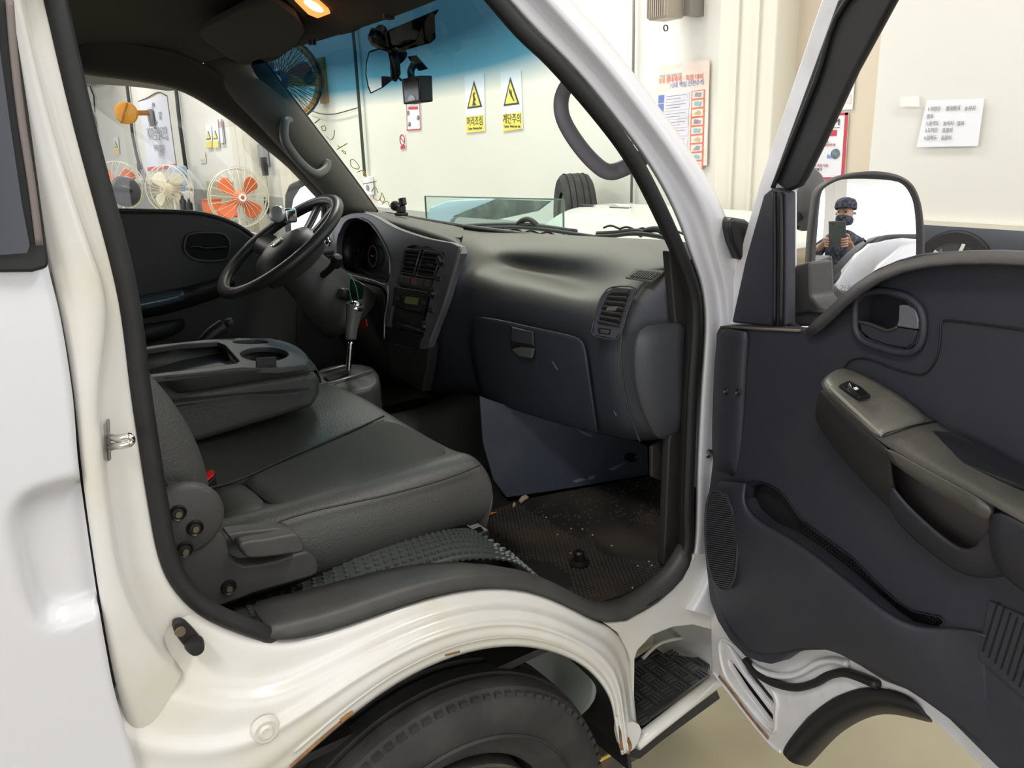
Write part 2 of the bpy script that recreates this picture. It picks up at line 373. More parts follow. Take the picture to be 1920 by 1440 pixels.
def claim(px, x, label, full):
    e, c = sign('claim_poster', px, x, label, 'poster')
    W = (c[1]-c[0]).length; H = (c[3]-c[0]).length
    for r in (rect(0, 0, 1, .035), rect(0, .965, 1, 1), rect(0, 0, .045, 1), rect(.955, 0, 1, 1)): patch('red_border', c, r, red_i, e)
    T = lambda s, a, b, z, m, n='lettering': text(n, s, bil(c, a, b)+V((-.004, 0, 0)), c[1]-c[0], hZ, z*H, m, e)
    patch('red_banner', c, rect(.14, .25, .86, .34), red_i, e); text('lettering', 'CLAIM', bil(c, .90, .14)+V((-.004, 0, 0)), c[1]-c[0], hZ, .135*H, ink, e, 'RIGHT', 1.25)
    patch('underline', c, rect(.1, .215, .9, .222), ink, e)
    if full:
        T('사전 안전 점검하기', .5, .295, .052, paper); T('정면손상에 대한', .62, .42, .05, ink); T('세밀한 진단', .47, .475, .05, ink); T('(꼼꼼하게)', .78, .475, .045, red_i)
        T('맨눈 눈으로 차량', .40, .60, .05, red_i); T('상태  점검 결지', .40, .66, .05, ink); T('내손으로 직접 작동', .62, .785, .05, red_i); T('불량체크', .62, .845, .05, ink)
        T('CLAIM이 0건이 되는 그날까지 안전확인', .48, .92, .024, gry_i)
    for a, b in ((.86, .61), (.22, .80), (.15, .45)):
        lathe('photo_disc', [(0, 0), (.075*H, 0), (.075*H, .003), (0, .003)], bil(c, a, b)+V((-.004, 0, 0)), (1, 0, 0), mat('photo_grey', (.22, .30, .32), .5, c2=(.05, .06, .09), vscale=40), e)
        patch('photo_corner', c, [(a-.11, b+.065), (a-.11, b), (a, b+.065)], mat('photo_blue', (.25, .30, .60), .5), e, .003)
claim([(1462, 217), (1591, 211), (1583, 336), (1452, 338)], 3.265, 'white poster with red border reading CLAIM beside the door mirror', True)
claim([(762, 185), (787, 185), (789, 243), (763, 245)], 3.29, 'small red-bordered poster hanging directly below the dash camera', False)
e, c = sign('taped_sheets', [(1545, 132), (1604, 128), (1598, 205), (1536, 208)], 3.265, 'white glossy sheets stuck above the CLAIM poster', 'paper')
patch('red_mark', c, [(.55, .55), (.62, .5), (.75, .8), (.68, .82)], red_i, e); patch('lower_sheet', c, rect(.3, .62, .95, .85), mat('pink_paper', (.80, .68, .62), .5), e)

# laminated safety poster with wrinkled film
px = [(1233, 125), (1330, 112), (1325, 310), (1222, 318)]
e, c = sign('safety_poster', px, 3.28, 'large glossy laminated safety rules poster with small pictures right of the white pillar', 'poster', body=mat('peach_paper', (.86, .70, .60), .5, c2=(.84, .76, .70), vscale=4))
H = (c[3]-c[0]).length; T = lambda s, a, b, z, m, al='CENTER', k=1: text('lettering', s, bil(c, a, b)+V((-.004, 0, 0)), c[1]-c[0], hZ, z*H, m, e, al, k)
T('안전한 여름 작업을 위한', .28, .10, .030, gry_i); T('5대 중대재해 · 폭염 대비', .48, .145, .058, mat('orange_ink', (.75, .12, .03), .5)); T('12대 핵심 안전수칙', .60, .20, .056, blue_i)
for i in range(9):
    t0 = .275+i*.085
    patch('row_field', c, rect(.19, t0, .66, t0+.075), mat('lilac_field', (.66, .67, .76), .5), e, .003)
    patch('blue_tab', c, rect(.06, t0, .17, t0+.075), blue_i, e, .003)
    for k in range(2): patch('text_line', c, rect(.22, t0+.018+k*.028, .60-.1*k, t0+.024+k*.028), gry_i, e, .004)
    patch('picture_frame', c, rect(.70, t0-.005, .94, t0+.078), mat('orange_ink', (.8, .2, .1)), e, .003)
    patch('picture_ground', c, rect(.72, t0+.003, .92, t0+.070), mat('picture_pale', (.70, .68, .62), .5), e, .004)
    k = random.random
    patch('picture_motif', c, [(.75+.1*k(), t0+.012), (.89, t0+.02+.02*k()), (.87, t0+.06), (.76, t0+.06-.02*k())], [gry_i, mat('motif_teal', (.25, .45, .45)), mat('motif_gold', (.55, .42, .18))][i % 3], e, .006)
filmm = glassmat('clear_film', (.985, .98, .975), .10)
rows = [[bil(c, -.03+1.06*s/8, -.01+1.03*t/12)+V((-.012-.016*random.random(), 0, 0)) for s in range(9)] for t in range(13)]
grid('film', rows, filmm, e, 2)

# long banner
px = [(260, 190), (312, 180), (330, 314), (278, 321)]
e, c = sign('long_banner', px, 3.28, 'tall white hanging banner with red and black lettering and a red bottom stripe', 'banner', body=mat('banner_cloth', (.76, .78, .88), .6))
patch('red_stripe', c, rect(.0, .945, 1, 1), mat('crimson', (.70, .05, .12)), e, .01)
def TB(s, a, b, z, m, k=1.): text('lettering', s, bil(c, a, b)+V((-.02, 0, 0)), c[1]-c[0], hZ, z, m, e, sx=k)
TB('we', .37, .23, .42, mat('banner_red', (.75, .06, .08))); TB('C', .55, .22, .62, gry_i, .6); TB('ar', .75, .23, .32, gry_i)
TB('제휴판금 정비조합', .55, .50, .30, gry_i, .85); TB('차량사고접수처', .55, .70, .16, gry_i); TB('24시간', .6, .79, .2, gry_i)
tube('cord', [bil(c, 0, 0), bil(c, .3, -.02), bil(c, .75, -.07), bil(c, 1, 0)], .01, wire, e)
for px, lab in [([(385, 236), (396, 235), (398, 277), (388, 279)], 'left of two small yellow caution signs beyond the left door window'), ([(398, 235), (409, 234), (411, 277), (400, 278)], 'right of two small yellow caution signs beyond the left door window'), ([(212, 258), (221, 257), (224, 289), (214, 290)], 'small yellow caution sign under the yellow hose reel')]:
    e, c = sign('far_caution_sign', px, 3.27, lab); patch('yellow_field', c, rect(.05, .68, .95, .98), pap_y, e, .01); patch('triangle_border', c, [(.5, .22), (.9, .6), (.1, .6)], ink, e, .01); patch('triangle', c, [(.5, .3), (.8, .57), (.2, .57)], pap_y, e, .016)
e, c = sign('far_notice', [(409, 224), (416, 223), (421, 270), (413, 271)], 3.27, 'narrow framed notice right of the far caution signs', 'notice')
for r in (rect(.0, .0, .12, 1), rect(.88, .0, 1, 1), rect(0, .95, 1, 1)): patch('frame', c, r, gry_i, e, .01)
patch('stamp', c, [(.3, .1), (.8, .08), (.8, .3), (.3, .32)], mat('pink_ink', (.7, .35, .35)), e, .01)
e, c = sign('far_leaflet', [(373, 286), (384, 285), (386, 305), (375, 306)], 3.28, 'faint small leaflet on the far wall', 'paper', body=mat('faint_paper', (.80, .76, .68)))
patch('text_block', c, rect(.2, .6, .8, .8), mat('faint_ink', (.65, .62, .55)), e, .008)

# hose reel
hc = PX(236, 212, 2.75); n = (EYE-hc).normalized(); hr = empty('hose_reel', hc, 'yellow round hose reel bracketed high on the far wall', 'hose reel')
ah = (n+V((-.25, .25, 0))).normalized()
lathe('drum', [(0, 0), (.17, .0), (.22, .02), (.22, .05), (.18, .06), (.18, .10), (.22, .11), (.22, .14), (.17, .17), (.06, .18), (.05, .20), (0, .20)], hc-ah*.1, ah, yel, hr)
box('arm_bar', hc+ah*.10, (.03, .44, .05), mat('yellow_dark', (.42, .17, .02), .4), hr, basis(ah, (0, 1, .3)), bevel=.008)
box('bracket', (3.0, hc.y, hc.z), (.44, .10, .10), MATS['yellow_dark'], hr, bevel=.02)
tube('hose_end', [hc+V((-.05, .18, .02)), hc+V((-.08, .32, .03)), hc+V((-.08, .40, -.05))], .022, yel, hr); box('plate', (3.22, hc.y, hc.z-.1), (.06, .24, .34), gry_i, hr)

# ---- stand fans
def fan(name, c, nrm, R, blade, cage, label, group=None, base=True, nb=4, wires=22, rot=0.75):
    e = empty(name, (c.x, c.y, 0) if base else c, label, 'fan', group); n = V(nrm).normalized(); B = basis(n)
    pt = lambda a, r, h: c+B@V((r*math.cos(a), r*math.sin(a), h))
    for h, r in ((.0, R), (-.10*R/.3, R)):
        tube('cage_ring', [pt(2*math.pi*i/32, r, h) for i in range(32)], .007*R/.3, cage, e, closed=True, k=6, sm=0)
    prof = circ(.0028*R/.3, 4); parts = []
    g = bmesh.new()
    for i in range(wires):
        a = 2*math.pi*i/wires
        for s in (1, -1):
            P = [pt(a+.1, .06*R, .10*R/.3*s+(-.05 if s < 0 else 0)*R/.3), pt(a+.04, .5*R, .095*R/.3*s-(.05 if s < 0 else 0)*R/.3), pt(a, .85*R, .05*R/.3*s-(.05 if s < 0 else 0)*R/.3), pt(a, R, 0 if s > 0 else -.10*R/.3)]
            for j in range(3):
                d = (P[j+1]-P[j]).normalized(); u = d.cross(n).normalized(); w_ = .0022*R/.3
                q = [P[j]+u*w_, P[j]-u*w_, P[j+1]-u*w_, P[j+1]+u*w_]; q2 = [x+n*.003 for x in q]
                vv = [g.verts.new(x) for x in q+q2]
                for f in ((0, 1, 2, 3), (7, 6, 5, 4), (0, 4, 5, 1), (2, 6, 7, 3), (1, 5, 6, 2), (0, 3, 7, 4)): g.faces.new([vv[t] for t in f])
    me = bpy.data.meshes.new('cage_wires'); g.to_mesh(me); g.free(); cw = link('cage_wires', me, cage, e); cw['kind'] = 'stuff'
    for i in range(nb):
        a0 = rot+2*math.pi*i/nb; rows = []
        for k in range(5):
            r = R*(.16+.70*k/4); wd = [.22, .38, .50, .50, .34][k]
            rows.append([pt(a0+wd*(j-1)*(1.15 if k < 2 else .85), r, (-.035+.035*(j-1))*R/.3) for j in range(3)])
        grid('blade', rows, blade, e, 2, .004)
    lathe('hub', [(0, -.06*R/.3), (.26*R, -.05*R/.3), (.26*R, .0), (.17*R, .03), (0, .04)], c, n, blade, e, 20)
    lathe('badge', [(.07*R, .10*R/.3), (.13*R, .10*R/.3), (.13*R, .112*R/.3), (.07*R, .112*R/.3)], c, n, paper if blade is org else ivory, e, 24)
    lathe('motor', [(0, -.45*R), (.14*R, -.43*R), (.22*R, -.3*R), (.22*R, -.08*R), (0, -.06*R)], c-n*.12*R, n, cage if blade is org else ivory, e, 20)
    if base:
        m = c-n*.4*R
        cyl('pole', (m.x, m.y, .04), (0, 0, 1), .018, m.z-.05, paper, e, 12); lathe('base', [(0, 0), (.26, 0), (.26, .02), (.05, .06), (0, .06)], (m.x, m.y, 0), (0, 0, 1), paper, e, 28)
    return e
cg = mat('cage_pale_wire', (.62, .60, .48), .4)
c0 = PX(450, 371, 2.2); fan('stand_fan', c0, (EYE-c0)+V((2.5, 1, 0)), .335, org, cg, 'large stand fan with four orange blades beyond the left door window', 'stand fans')
c1 = PX(314, 355, 2.2); fan('stand_fan', c1, (EYE-c1)+V((-9, .5, 0)), .36, ivory, ivory, 'ivory stand fan turned sideways, middle of the three stand fans', 'stand fans', nb=4)
c2 = PX(219, 350, 2.0); fan('stand_fan', c2, (EYE-c2)+V((-5, 1, 0)), .45, org, cg, 'orange-bladed stand fan half hidden behind the round dark mirror', 'stand fans')
# wall fans
bl_b = mat('steel_fan_blade', (.20, .25, .30), .3, metal=.7)
def wallfan(c, R, nrm, label, x=3.28):
    e = fan('wall_fan', c, nrm, R, bl_b, wire, label, 'wall fans', base=False, nb=3, wires=40)
    B = basis(V(nrm)); yb = mat('tan_bracket', (.45, .22, .07), .45)
    tube('bracket', [c+B@V((.9*R*math.cos(a), .9*R*math.sin(a), -.12)) for a in [-1.57-1.15+i*.155 for i in range(15)]], .024, yb, e, sm=0)
    box('wall_mount', ((c.x+x)/2, c.y, c.z), (x-c.x, .10, .12), yb, e); box('mount_plate', (x, c.y, c.z), (.03, .2, .5), yb, e)
    return e
c3 = PX(522, 150, 2.75); wallfan(c3, .47, (EYE-c3)+V((-1.5, .8, 0)), 'black caged wall fan with tan bracket seen through the tinted windshield corner')
c4 = PX(150, 232, 2.9); wallfan(c4, .50, (-1, -.5, 0), 'orange-bracketed wall fan cut off by the door pillar, below the yellow-lamp corner')
c5 = PX(172, 142, 2.9); e = empty('ceiling_duct', c5, 'curved pale duct at the top left corner of the left door window', 'duct')
tube('pipe', [PX(150, 162, 3.0), PX(175, 156, 3.0), PX(192, 142, 3.0), PX(205, 60, 3.0)], .05, gry_i, e); box('strap', PX(186, 150, 3.0), (.14, .03, .14), steel, e)

# boards, bottle and boxes behind the fans
def slab(name, px, x, m, label, cat, th=.04, zf=0.):
    c = [PX(u, v, x) for u, v in px]; c = [c[0], c[1], V((x, c[1].y, zf)), V((x, c[0].y, zf))]
    e = empty(name, V((x, (c[0].y+c[1].y)/2, zf)), label, cat); plate('panel', c, (th, 0, 0), m, e, bevel=.006); return e, c
khk = mat('khaki_board', (.42, .41, .30), .6, var=.2)
for (px, lab) in [([(284, 334), (332, 338)], 'khaki board standing behind the ivory fan'), ([(386, 339), (432, 341)], 'khaki board standing behind the large orange fan'), ([(224, 333), (243, 335)], 'khaki board standing behind the leftmost fan')]:
    e, c = slab('standing_board', px, 2.6, khk, lab, 'board'); box('foot', ((2.66), (c[0].y+c[1].y)/2, .03), (.3, abs(c[0].y-c[1].y)*.9, .05), steel, e)
    box('ledge', (2.585, (c[0].y+c[1].y)/2, c[0].z*.75), (.03, abs(c[0].y-c[1].y)*.95, .06), grey_w, e)
wb = PX(338, 345, 3.0); e = empty('water_dispenser', (wb.x, wb.y, 0), 'white water dispenser with a blue bottle on top behind the ivory fan', 'water dispenser')
box('body', (wb.x, wb.y, .45), (.34, .34, .9), paper, e, bevel=.02)
lathe('bottle', [(0, 0), (.06, 0), (.08, .08), (.15, .12), (.15, .24), (.14, .26), (.15, .28), (.15, .44), (.13, .46), (0, .46)], (wb.x, wb.y, .9), (0, 0, 1), mat('blue_bottle', (.35, .5, .75), .15), e, 24)
tb = PX(346, 384, 2.2)
for i, (u, v, h, r, lab) in enumerate([(343, 380, .26, .05, 'tall black bottle beside the ivory fan'), (355, 384, .20, .045, 'shorter black bottle beside the ivory fan')]):
    p = PX(u, v, 2.2); e = empty('black_bottle', (p.x, p.y, p.z-h/2), lab, 'bottle', 'black bottles on the stand')
    lathe('body', [(0, 0), (r, 0), (r, h*.6), (r*.4, h*.75), (r*.4, h*.9), (0, h*.9)], (p.x, p.y, p.z-h/2), (0, 0, 1), blk, e, 16); cyl('cap', (p.x, p.y, p.z+h*.38), (0, 0, 1), r*.45, h*.12, gry_i, e, 12)
e = empty('bottle_stand', (tb.x, tb.y, 0), 'narrow grey stand carrying the black bottles', 'stand'); zt = min(PX(343, 380, 2.2).z-.13, PX(355, 384, 2.2).z-.10)
box('top', (tb.x, tb.y-.1, zt-.015), (.3, .6, .03), grey_w, e); box('column', (tb.x, tb.y-.1, zt/2), (.1, .3, zt-.03), grey_w, e)
for u, v, s, lab in [(398, 390, .26, 'orange tool case on the floor side of the large fan'), (428, 395, .2, 'small orange case behind the large fan')]:
    p = PX(u, v, 2.35); e = empty('orange_case', (p.x, p.y, p.z-s/2), lab, 'case'); box('body', p, (.2, s*1.1, s*.8), org, e, bevel=.015); box('lid', p+V((0, 0, s*.42)), (.21, s*1.12, s*.1), mat('orange_dark', (.45, .1, .03)), e)
    f = empty('case_stand', (p.x, p.y, 0), 'grey trestle under the '+lab.split(' on')[0].split(' behind')[0], 'stand'); box('top', (p.x, p.y, p.z-s*.4-.02), (.3, .45, .03), grey_w, f); box('leg', (p.x, p.y, (p.z-s*.4-.03)/2), (.08, .3, p.z-s*.4-.035), grey_w, f)

# wall speaker top right
sp = PX(1246, 18, 3.1); e = empty('wall_speaker', sp, 'ribbed beige heater box mounted high on the wall', 'heater')
yb0, yb1 = PX(1226, 20, 3.1).y, PX(1262, 20, 3.1).y; z0 = PX(1240, 44, 3.1).z
hm = mat('beige_ribbed_metal', (.42, .37, .31), .4, metal=.3)
box('case', (3.12, (yb0+yb1)/2, z0+.33), (.14, yb0-yb1, .62), hm, e, bevel=.01)
for i in range(9): box('rib', (3.045, yb0-(yb0-yb1)*(i+.5)/9, z0+.33), (.02, (yb0-yb1)*.045, .60), hm, e)
box('bracket', (3.24, yb1-.03, z0+.13), (.12, .05, .2), steel, e); lathe('ring', [(.014, 0), (.019, 0), (.019, .006), (.014, .006)], (3.10, (yb0+yb1)/2-.02, z0-.03), (1, 0, .2), wire, e)

# ---- parts seen over the dashboard: bonnet on a trestle, loose pane, tyre
bon = empty('white_bonnet', (2.45, 1.5, 0), 'white car bonnet with a winged badge set on a trestle beyond the windshield', 'bonnet')
rows = []
for i in range(9):
    s = i/8; x = 1.75+1.2*s; row = []
    for j in range(9):
        t = j/8; yl = min(2.36, 1.72+(x-1.75)*.75); y = yl-(yl-.42)*t; ed = max(0, abs(s-.5)*2-.72)/.28; ee = max(0, abs(t-.5)*2-.8)/.2
        z = 1.175-.09*ed**2-.10*ee**2-.015*(t-.5)**2*4+.012*math.sin(s*math.pi)
        row.append(V((x+(.25*(1-t)*(1 if s < .5 else 0)*(.5-s)*2), y, z)))
    rows.append(row)
grid('skin', rows, mat('white_bonnet_paint', (.72, .74, .68), .3, coat=.2), bon, 2, .02)
bp = PZ(1135, 391, 1.185)
lathe('badge', [(0, 0), (.07, .0), (.07, .012), (.05, .022), (0, .022)], bp, (0, 0, 1), chrome, bon, 24)
for s in (-1, 1):
    for k in range(4): box('wing_bar', bp+V((.012*k-.02, s*(.13+.008*k), .008)), (.012, .16-.025*k, .012), chrome if k % 2 else blk, bon)
for x in (1.95, 2.80):
    box('trestle_bar', (x, 1.35, 1.07), (.05, 1.1, .05), steel, bon)
    for y in (.95, 1.75): box('trestle_leg', (x, y, .53), (.05, .05, 1.04), steel, bon)
pn = empty('glass_pane', (1.60, 2.2, 0), 'loose upright glass pane with a thin dark edge standing left of the white bonnet', 'glass pane')
q = [PX(797, 368, 1.60), PX(1056, 374, 1.60)]; q += [V((1.60, q[1].y, .06)), V((1.60, q[0].y, .06))]
plate('pane', q, (.008, 0, 0), glassmat('pane_glass', (.86, .95, .94), .16), pn)
tube('edge', [q[3], q[0], q[1], q[2]], .005, mat('green_edge', (.10, .16, .13), .3), pn, sm=0); box('foot', (1.60, (q[0].y+q[1].y)/2, .03), (.14, abs(q[0].y-q[1].y)*.9, .06), rub, pn)
fs_ = PX(850, 395, 1.88); fe = empty('blue_car_reflection', (1.88, fs_.y, 0), 'pale blue car shape added as a reflection in the loose glass pane', 'reflection')  # solid shape standing in for a blue car mirrored in the pane
px = [(812, 425), (800, 404), (806, 388), (840, 376), (925, 371), (925, 384), (870, 398), (846, 412), (838, 425)]
c = [PX(u, v, 1.88) for u, v in px]; plate('skin', c, (.04, 0, 0), mat('reflected_blue', (.50, .64, .78), .25, coat=.3), fe, bevel=.012)
box('stand', (1.90, PX(835, 425, 1.88).y, c[0].z/2), (.06, .12, c[0].z), steel, fe)
wsn = empty('windshield_reflection', (1.7, 2.0, 0), 'dark car windshield shape added as a reflection in the loose glass pane', 'windshield')  # dark shape added to imitate a windshield mirrored in the pane
c = [PX(u, v, 1.70) for u, v in [(848, 406), (915, 379), (930, 373), (1030, 377), (1005, 396), (930, 412)]]
plate('screen', c, (.015, .0, 0), mat('reflected_dark', (.05, .06, .05), .15, c2=(.20, .21, .17), vscale=7), wsn); cc = sum(c, V())/6
box('rack', (cc.x, cc.y, cc.z/2-.03), (.03, .3, cc.z-.1), steel, wsn)
tf = PX(1078, 395, 2.95); R_ = .33
ty = empty('spare_tyre', (tf.x, tf.y, 1.03), 'worn black tyre standing upright behind the white bonnet', 'tyre')
tf = PX(1077, 360, 3.0); tc_ = V((3.0, tf.y, PX(1077, 325, 3.0).z-R_)); tw = .215; TA = (.83, -.46, 0)
rows = []
lathe('tread', [(R_*.62, -tw*.42), (R_*.9, -tw*.5), (R_*.975, -tw*.42), (R_, -tw*.2), (R_, tw*.2), (R_*.975, tw*.42), (R_*.9, tw*.5), (R_*.62, tw*.42)], tc_, TA, tyre_m, ty, 40)
for h in (-.07, -.03, .02, .06): lathe('groove', [(R_+.002, h-.004), (R_+.002, h+.004), (R_-.01, h+.004), (R_-.01, h-.004)], tc_, TA, void, ty, 36)
lathe('rim', [(0, -.02), (R_*.5, -.02), (R_*.62, -.07), (R_*.62, .07), (R_*.5, .02), (0, .02)], tc_, TA, steel, ty, 28)
st = empty('tyre_rack', (3.0, tf.y, 0), 'steel rack holding up the spare tyre', 'rack'); box('shelf', (3.0, tf.y, tc_.z-R_-.017), (.35, .4, .03), steel, st)
for a in (-.14, .14):
    for b in (-.22, .22): box('leg', (3.0+a, tf.y+b, (tc_.z-R_-.03)/2), (.03, .03, tc_.z-R_-.03), steel, st)

# round dark mirror on a stand beyond the left door
dm = PY(235, 359, 1.6); n = V((.2, -1, .15)).normalized(); e = empty('round_mirror', (dm.x-.25, dm.y, 0), 'round dark mirror on a bent arm just outside the left door window', 'mirror')
lathe('shell', [(0, -.01), (.052, -.008), (.058, .0), (.05, .018), (.03, .028), (0, .03)], dm, n, mat('mirror_back', (.035, .033, .033), .5), e, 28)
tube('arm', [dm+n*.03+V((.01, 0, 0)), dm+n*.045+V((-.04, 0, .01)), dm+V((-.12, 0, .005)), dm+V((-.25, 0, -.02)), dm+V((-.25, 0, -.3)), (dm.x-.25, dm.y, .05)], .010, blk, e)
lathe('base', [(0, 0), (.2, 0), (.2, .03), (.03, .05), (0, .05)], (dm.x-.25, dm.y, 0), (0, 0, 1), blk, e)

# car outside the bay, seen under the board
def car(name, c, ang, body, label):
    e = empty(name, c, label, 'car'); Rz = Matrix.Rotation(ang, 3, 'Z'); P = lambda x, y, z: V(c)+Rz@V((x, y, z))
    prof = [(-2.2, .35, .75), (-2.25, .6, .95), (-2.1, .95, 1.0), (-1.2, 1.0, 1.02), (0, 1.0, 1.0), (1.1, .98, .98), (1.9, .85, .90), (2.2, .65, .75), (2.22, .35, .5)]
    rows = []
    for x, h, _ in prof: rows.append([P(x, -.84, .28), P(x, -.90, .55), P(x, -.88, h*.85), P(x, -.70, h), P(x, 0, h+.03), P(x, .70, h), P(x, .88, h*.85), P(x, .90, .55), P(x, .84, .28)])
    grid('body', rows, body, e, 2)
    gp = [(-1.9, .95), (-1.2, 1.42), (-.3, 1.5), (.5, 1.42), (1.25, .97)]
    grid('greenhouse', [[P(x, -.76, .95), P(x, -.70, (h+.95)/2+.02), P(x, -.58, h), P(x, 0, h+.02), P(x, .58, h), P(x, .70, (h+.95)/2+.02), P(x, .76, .95)] for x, h in gp], mat('car_glass', (.02, .022, .025), .08), e, 2)
    for x in (-1.35, 1.35):
        for s in (-1, 1):
            wh = lathe('wheel', [(.22, -.1), (.31, -.1), (.33, -.07), (.33, .07), (.31, .1), (.22, .1)], P(x, s*.82, .33), Rz@V((0, 1, 0)), rub, e, 28)
            lathe('rim', [(0, .02), (.05, .03), (.2, .06), (.22, .1), (.23, -.1)], P(x, s*.82, .33), Rz@V((0, s, 0)), steel, wh, 20)
            for k in range(5): box('spoke', P(x, s*.91, .33)+Rz@V((.12*math.cos(k*1.257), 0, .12*math.sin(k*1.257))), (.03, .02, .2), chrome, wh, Rz@Matrix.Rotation(math.pi/2-k*1.257, 3, 'Y'))
    return e
pf = PZ(1752, 452, .33)
car('parked_car', (pf.x-1.0, pf.y+.45, 0), math.radians(-78), mat('car_dark_grey', (.06, .065, .08), .35), 'dark grey car outside the bay, seen under the white board')
grd = struct('t', box('trim_20', (15, -2, -.06), (14, 30, .1), mat('outside_ground', (.35, .38, .42), .8, var=.1)))
# ================================================================ THE TRUCK
TR = empty('truck', (0, 0, 0), 'white cab-over truck with its right door swung open, dark grey interior', 'truck')
def L3(a, b, t): return a.lerp(b, t)
# --- right side body: pillar behind the door opening
W0 = [(60, -110), (88, 0), (143, 240), (208, 480), (232, 600), (247, 720), (262, 820), (280, 940), (300, 1050), (330, 1110), (390, 1162), (500, 1207)]
J1 = [(10, -150), (45, 0), (100, 240), (178, 470), (217, 571), (191, 704), (188, 792), (202, 895), (221, 1042), (243, 1110), (294, 1205), (353, 1263)]
S1 = [(-40, -150), (0, -20), (45, 240), (90, 480), (118, 600), (140, 740), (150, 860), (163, 960), (185, 1110), (200, 1200), (222, 1310), (262, 1440)]
PJ = lambda r: [p+V((0, [0, .006, .016][max(0, i-9)], 0)) for i, p in enumerate(r)]
rows = [Ys(W0, -.79), [PY(u*.92+j[0]*.08, v*.92+j[1]*.08, -.802) for (u, v), j in zip(W0, J1)], [PY(u*.15+j[0]*.85, v*.15+j[1]*.85, -.800) for (u, v), j in zip(W0, J1)], Ys(J1, -.806), [PY(u*.93+s[0]*.07, v*.93+s[1]*.07, -.832) for (u, v), s in zip(J1, S1)], [PY(u*.8+s[0]*.2, v*.8+s[1]*.2, -.839) for (u, v), s in zip(J1, S1)], [PY(u*.1+s[0]*.9, v*.1+s[1]*.9, -.842) for (u, v), s in zip(J1, S1)], Ys(S1, -.83)]
bp_ = grid('rear_door_pillar', [PJ(r) for r in rows], paint_j, TR, 2)
# rear quarter panel, outer skin
Q0 = [(u-4, v) for u, v in S1]
rows = [Ys(Q0, -.825), Ys(Q0, -.845)]
qL = [(-.70, 1.76), (-.70, 1.70), (-.72, 1.6), (-.72, 1.45), (-.72, 1.36), (-.72, 1.3), (-.72, 1.22), (-.72, 1.15), (-.72, 1.05), (-.72, .98), (-.72, .9), (-.72, .72)]
def rec(p):   # soft pressed recess in the skin
    a = abs((p.x+.555)/.052); b = abs((p.z-1.135)/.075); d = (a**4+b**4)**.25
    k = max(0, min(1, (1.15-d)/.28)); k = k*k*(3-2*k); return V((p.x, p.y+.022*k, p.z))
A_, B_ = Ys(Q0, -.845), [V((x, -.86, z)) for x, z in qL]
fine = []
ca = crom(A_, 8); cb = crom(B_, 8)
for j in range(25): fine.append([rec(L3(p, q, (j/24))) for p, q in zip(ca, cb)])
o = grid('rear_quarter_panel', [crom(Ys(Q0, -.825), 8)]+fine, paint, TR, 0)
struct  # (setting helper is not used for the truck)
# long rear part of the quarter panel, out of frame
o2 = plate('rear_body_side', [V((-.72, -.86, .45)), V((-1.7, -.86, .45)), V((-1.7, -.86, 1.86)), V((-.70, -.86, 1.86)), V((-.72, -.86, 1.5))], (0, .03, 0), paint, TR, bevel=.01)
plate('roof_side_rail', [V((-1.7, -.845, 1.74)), V((-.44, -.845, 1.74)), V((-.44, -.83, 1.85)), V((-1.7, -.83, 1.87))], (0, .02, 0), paint, TR, bevel=.005)
# quarter window: black frame and glass
fr = [PY(u, v, -.862) for u, v in [(-60, -100), (12, -150), (22, 0), (54, 210), (92, 490), (90, 503), (60, 511), (-60, 512)]]
inn = [PY(u, v, -.862) for u, v in [(-40, -80), (-12, -60), (0, 100), (18, 230), (40, 380), (55, 460), (50, 474), (-40, 480)]]
plate('quarter_window_frame', fr, (0, .012, 0), rub, TR, bevel=.004)
gq = plate('quarter_window_glass', inn, (0, -.004, 0), mat('dark_glass', (.015, .015, .022), .12), TR)
tube('window_bead', [PY(u, v, -.866) for u, v in [(18, 0), (26, 100), (40, 220), (60, 350), (74, 460)]], .0035, mat('brown_bead', (.16, .13, .12), .5), TR)
# --- rocker between the opening and the wheel arch
SL = [(300, 1050), (330, 1110), (390, 1162), (500, 1207), (600, 1190), (700, 1155), (800, 1120), (900, 1099), (987, 1104), (1054, 1131), (1103, 1159), (1133, 1170), (1160, 1190), (1178, 1230), (1186, 1290), (1192, 1350), (1196, 1400)]
AR = [(120, 1560), (200, 1600), (330, 1590), (440, 1530), (545, 1440), (650, 1345), (745, 1275), (850, 1225), (950, 1206), (1030, 1216), (1085, 1240), (1112, 1262), (1135, 1290), (1148, 1318), (1153, 1350), (1157, 1380), (1166, 1415)]
prof = [(0, -.79), (.03, -.802), (.20, -.803), (.30, -.812), (.36, -.828), (.52, -.830), (.60, -.843), (.64, -.836), (.80, -.842), (.86, -.834), (.97, -.836), (1.0, -.828), (1.0, -.79)]
rows = []
for t, y in prof:
    r = []
    for i, ((a, b), (c_, d)) in enumerate(zip(SL, AR)): r.append(PY(a+(c_-a)*t, b+(d-b)*t, y+(.020, .008, .002)[i] if i < 3 else y))
    rows.append(r)
grid('rocker_panel', rows, paint_j, TR, 2, .003)
tube('arch_seam', [PY(a*.88+b*.12, c_*.88+d*.12, -.838) for (a, c_), (b, d) in zip(AR[4:15], SL[4:15])], .0022, mat('seam_dirt', (.55, .52, .46), .6), TR)
for pts, r in (([(545, 1438), (590, 1397), (640, 1354)], .0022), ([(640, 1352), (652, 1342), (662, 1336)], .0035), ([(835, 1229), (862, 1222)], .0015), ([(1160, 1330), (1163, 1370), (1166, 1405)], .003), ([(1175, 1385), (1180, 1400), (1176, 1412)], .005)):
    tube('rust_streak', Ys(pts, -.838), r, rust, TR, k=6)
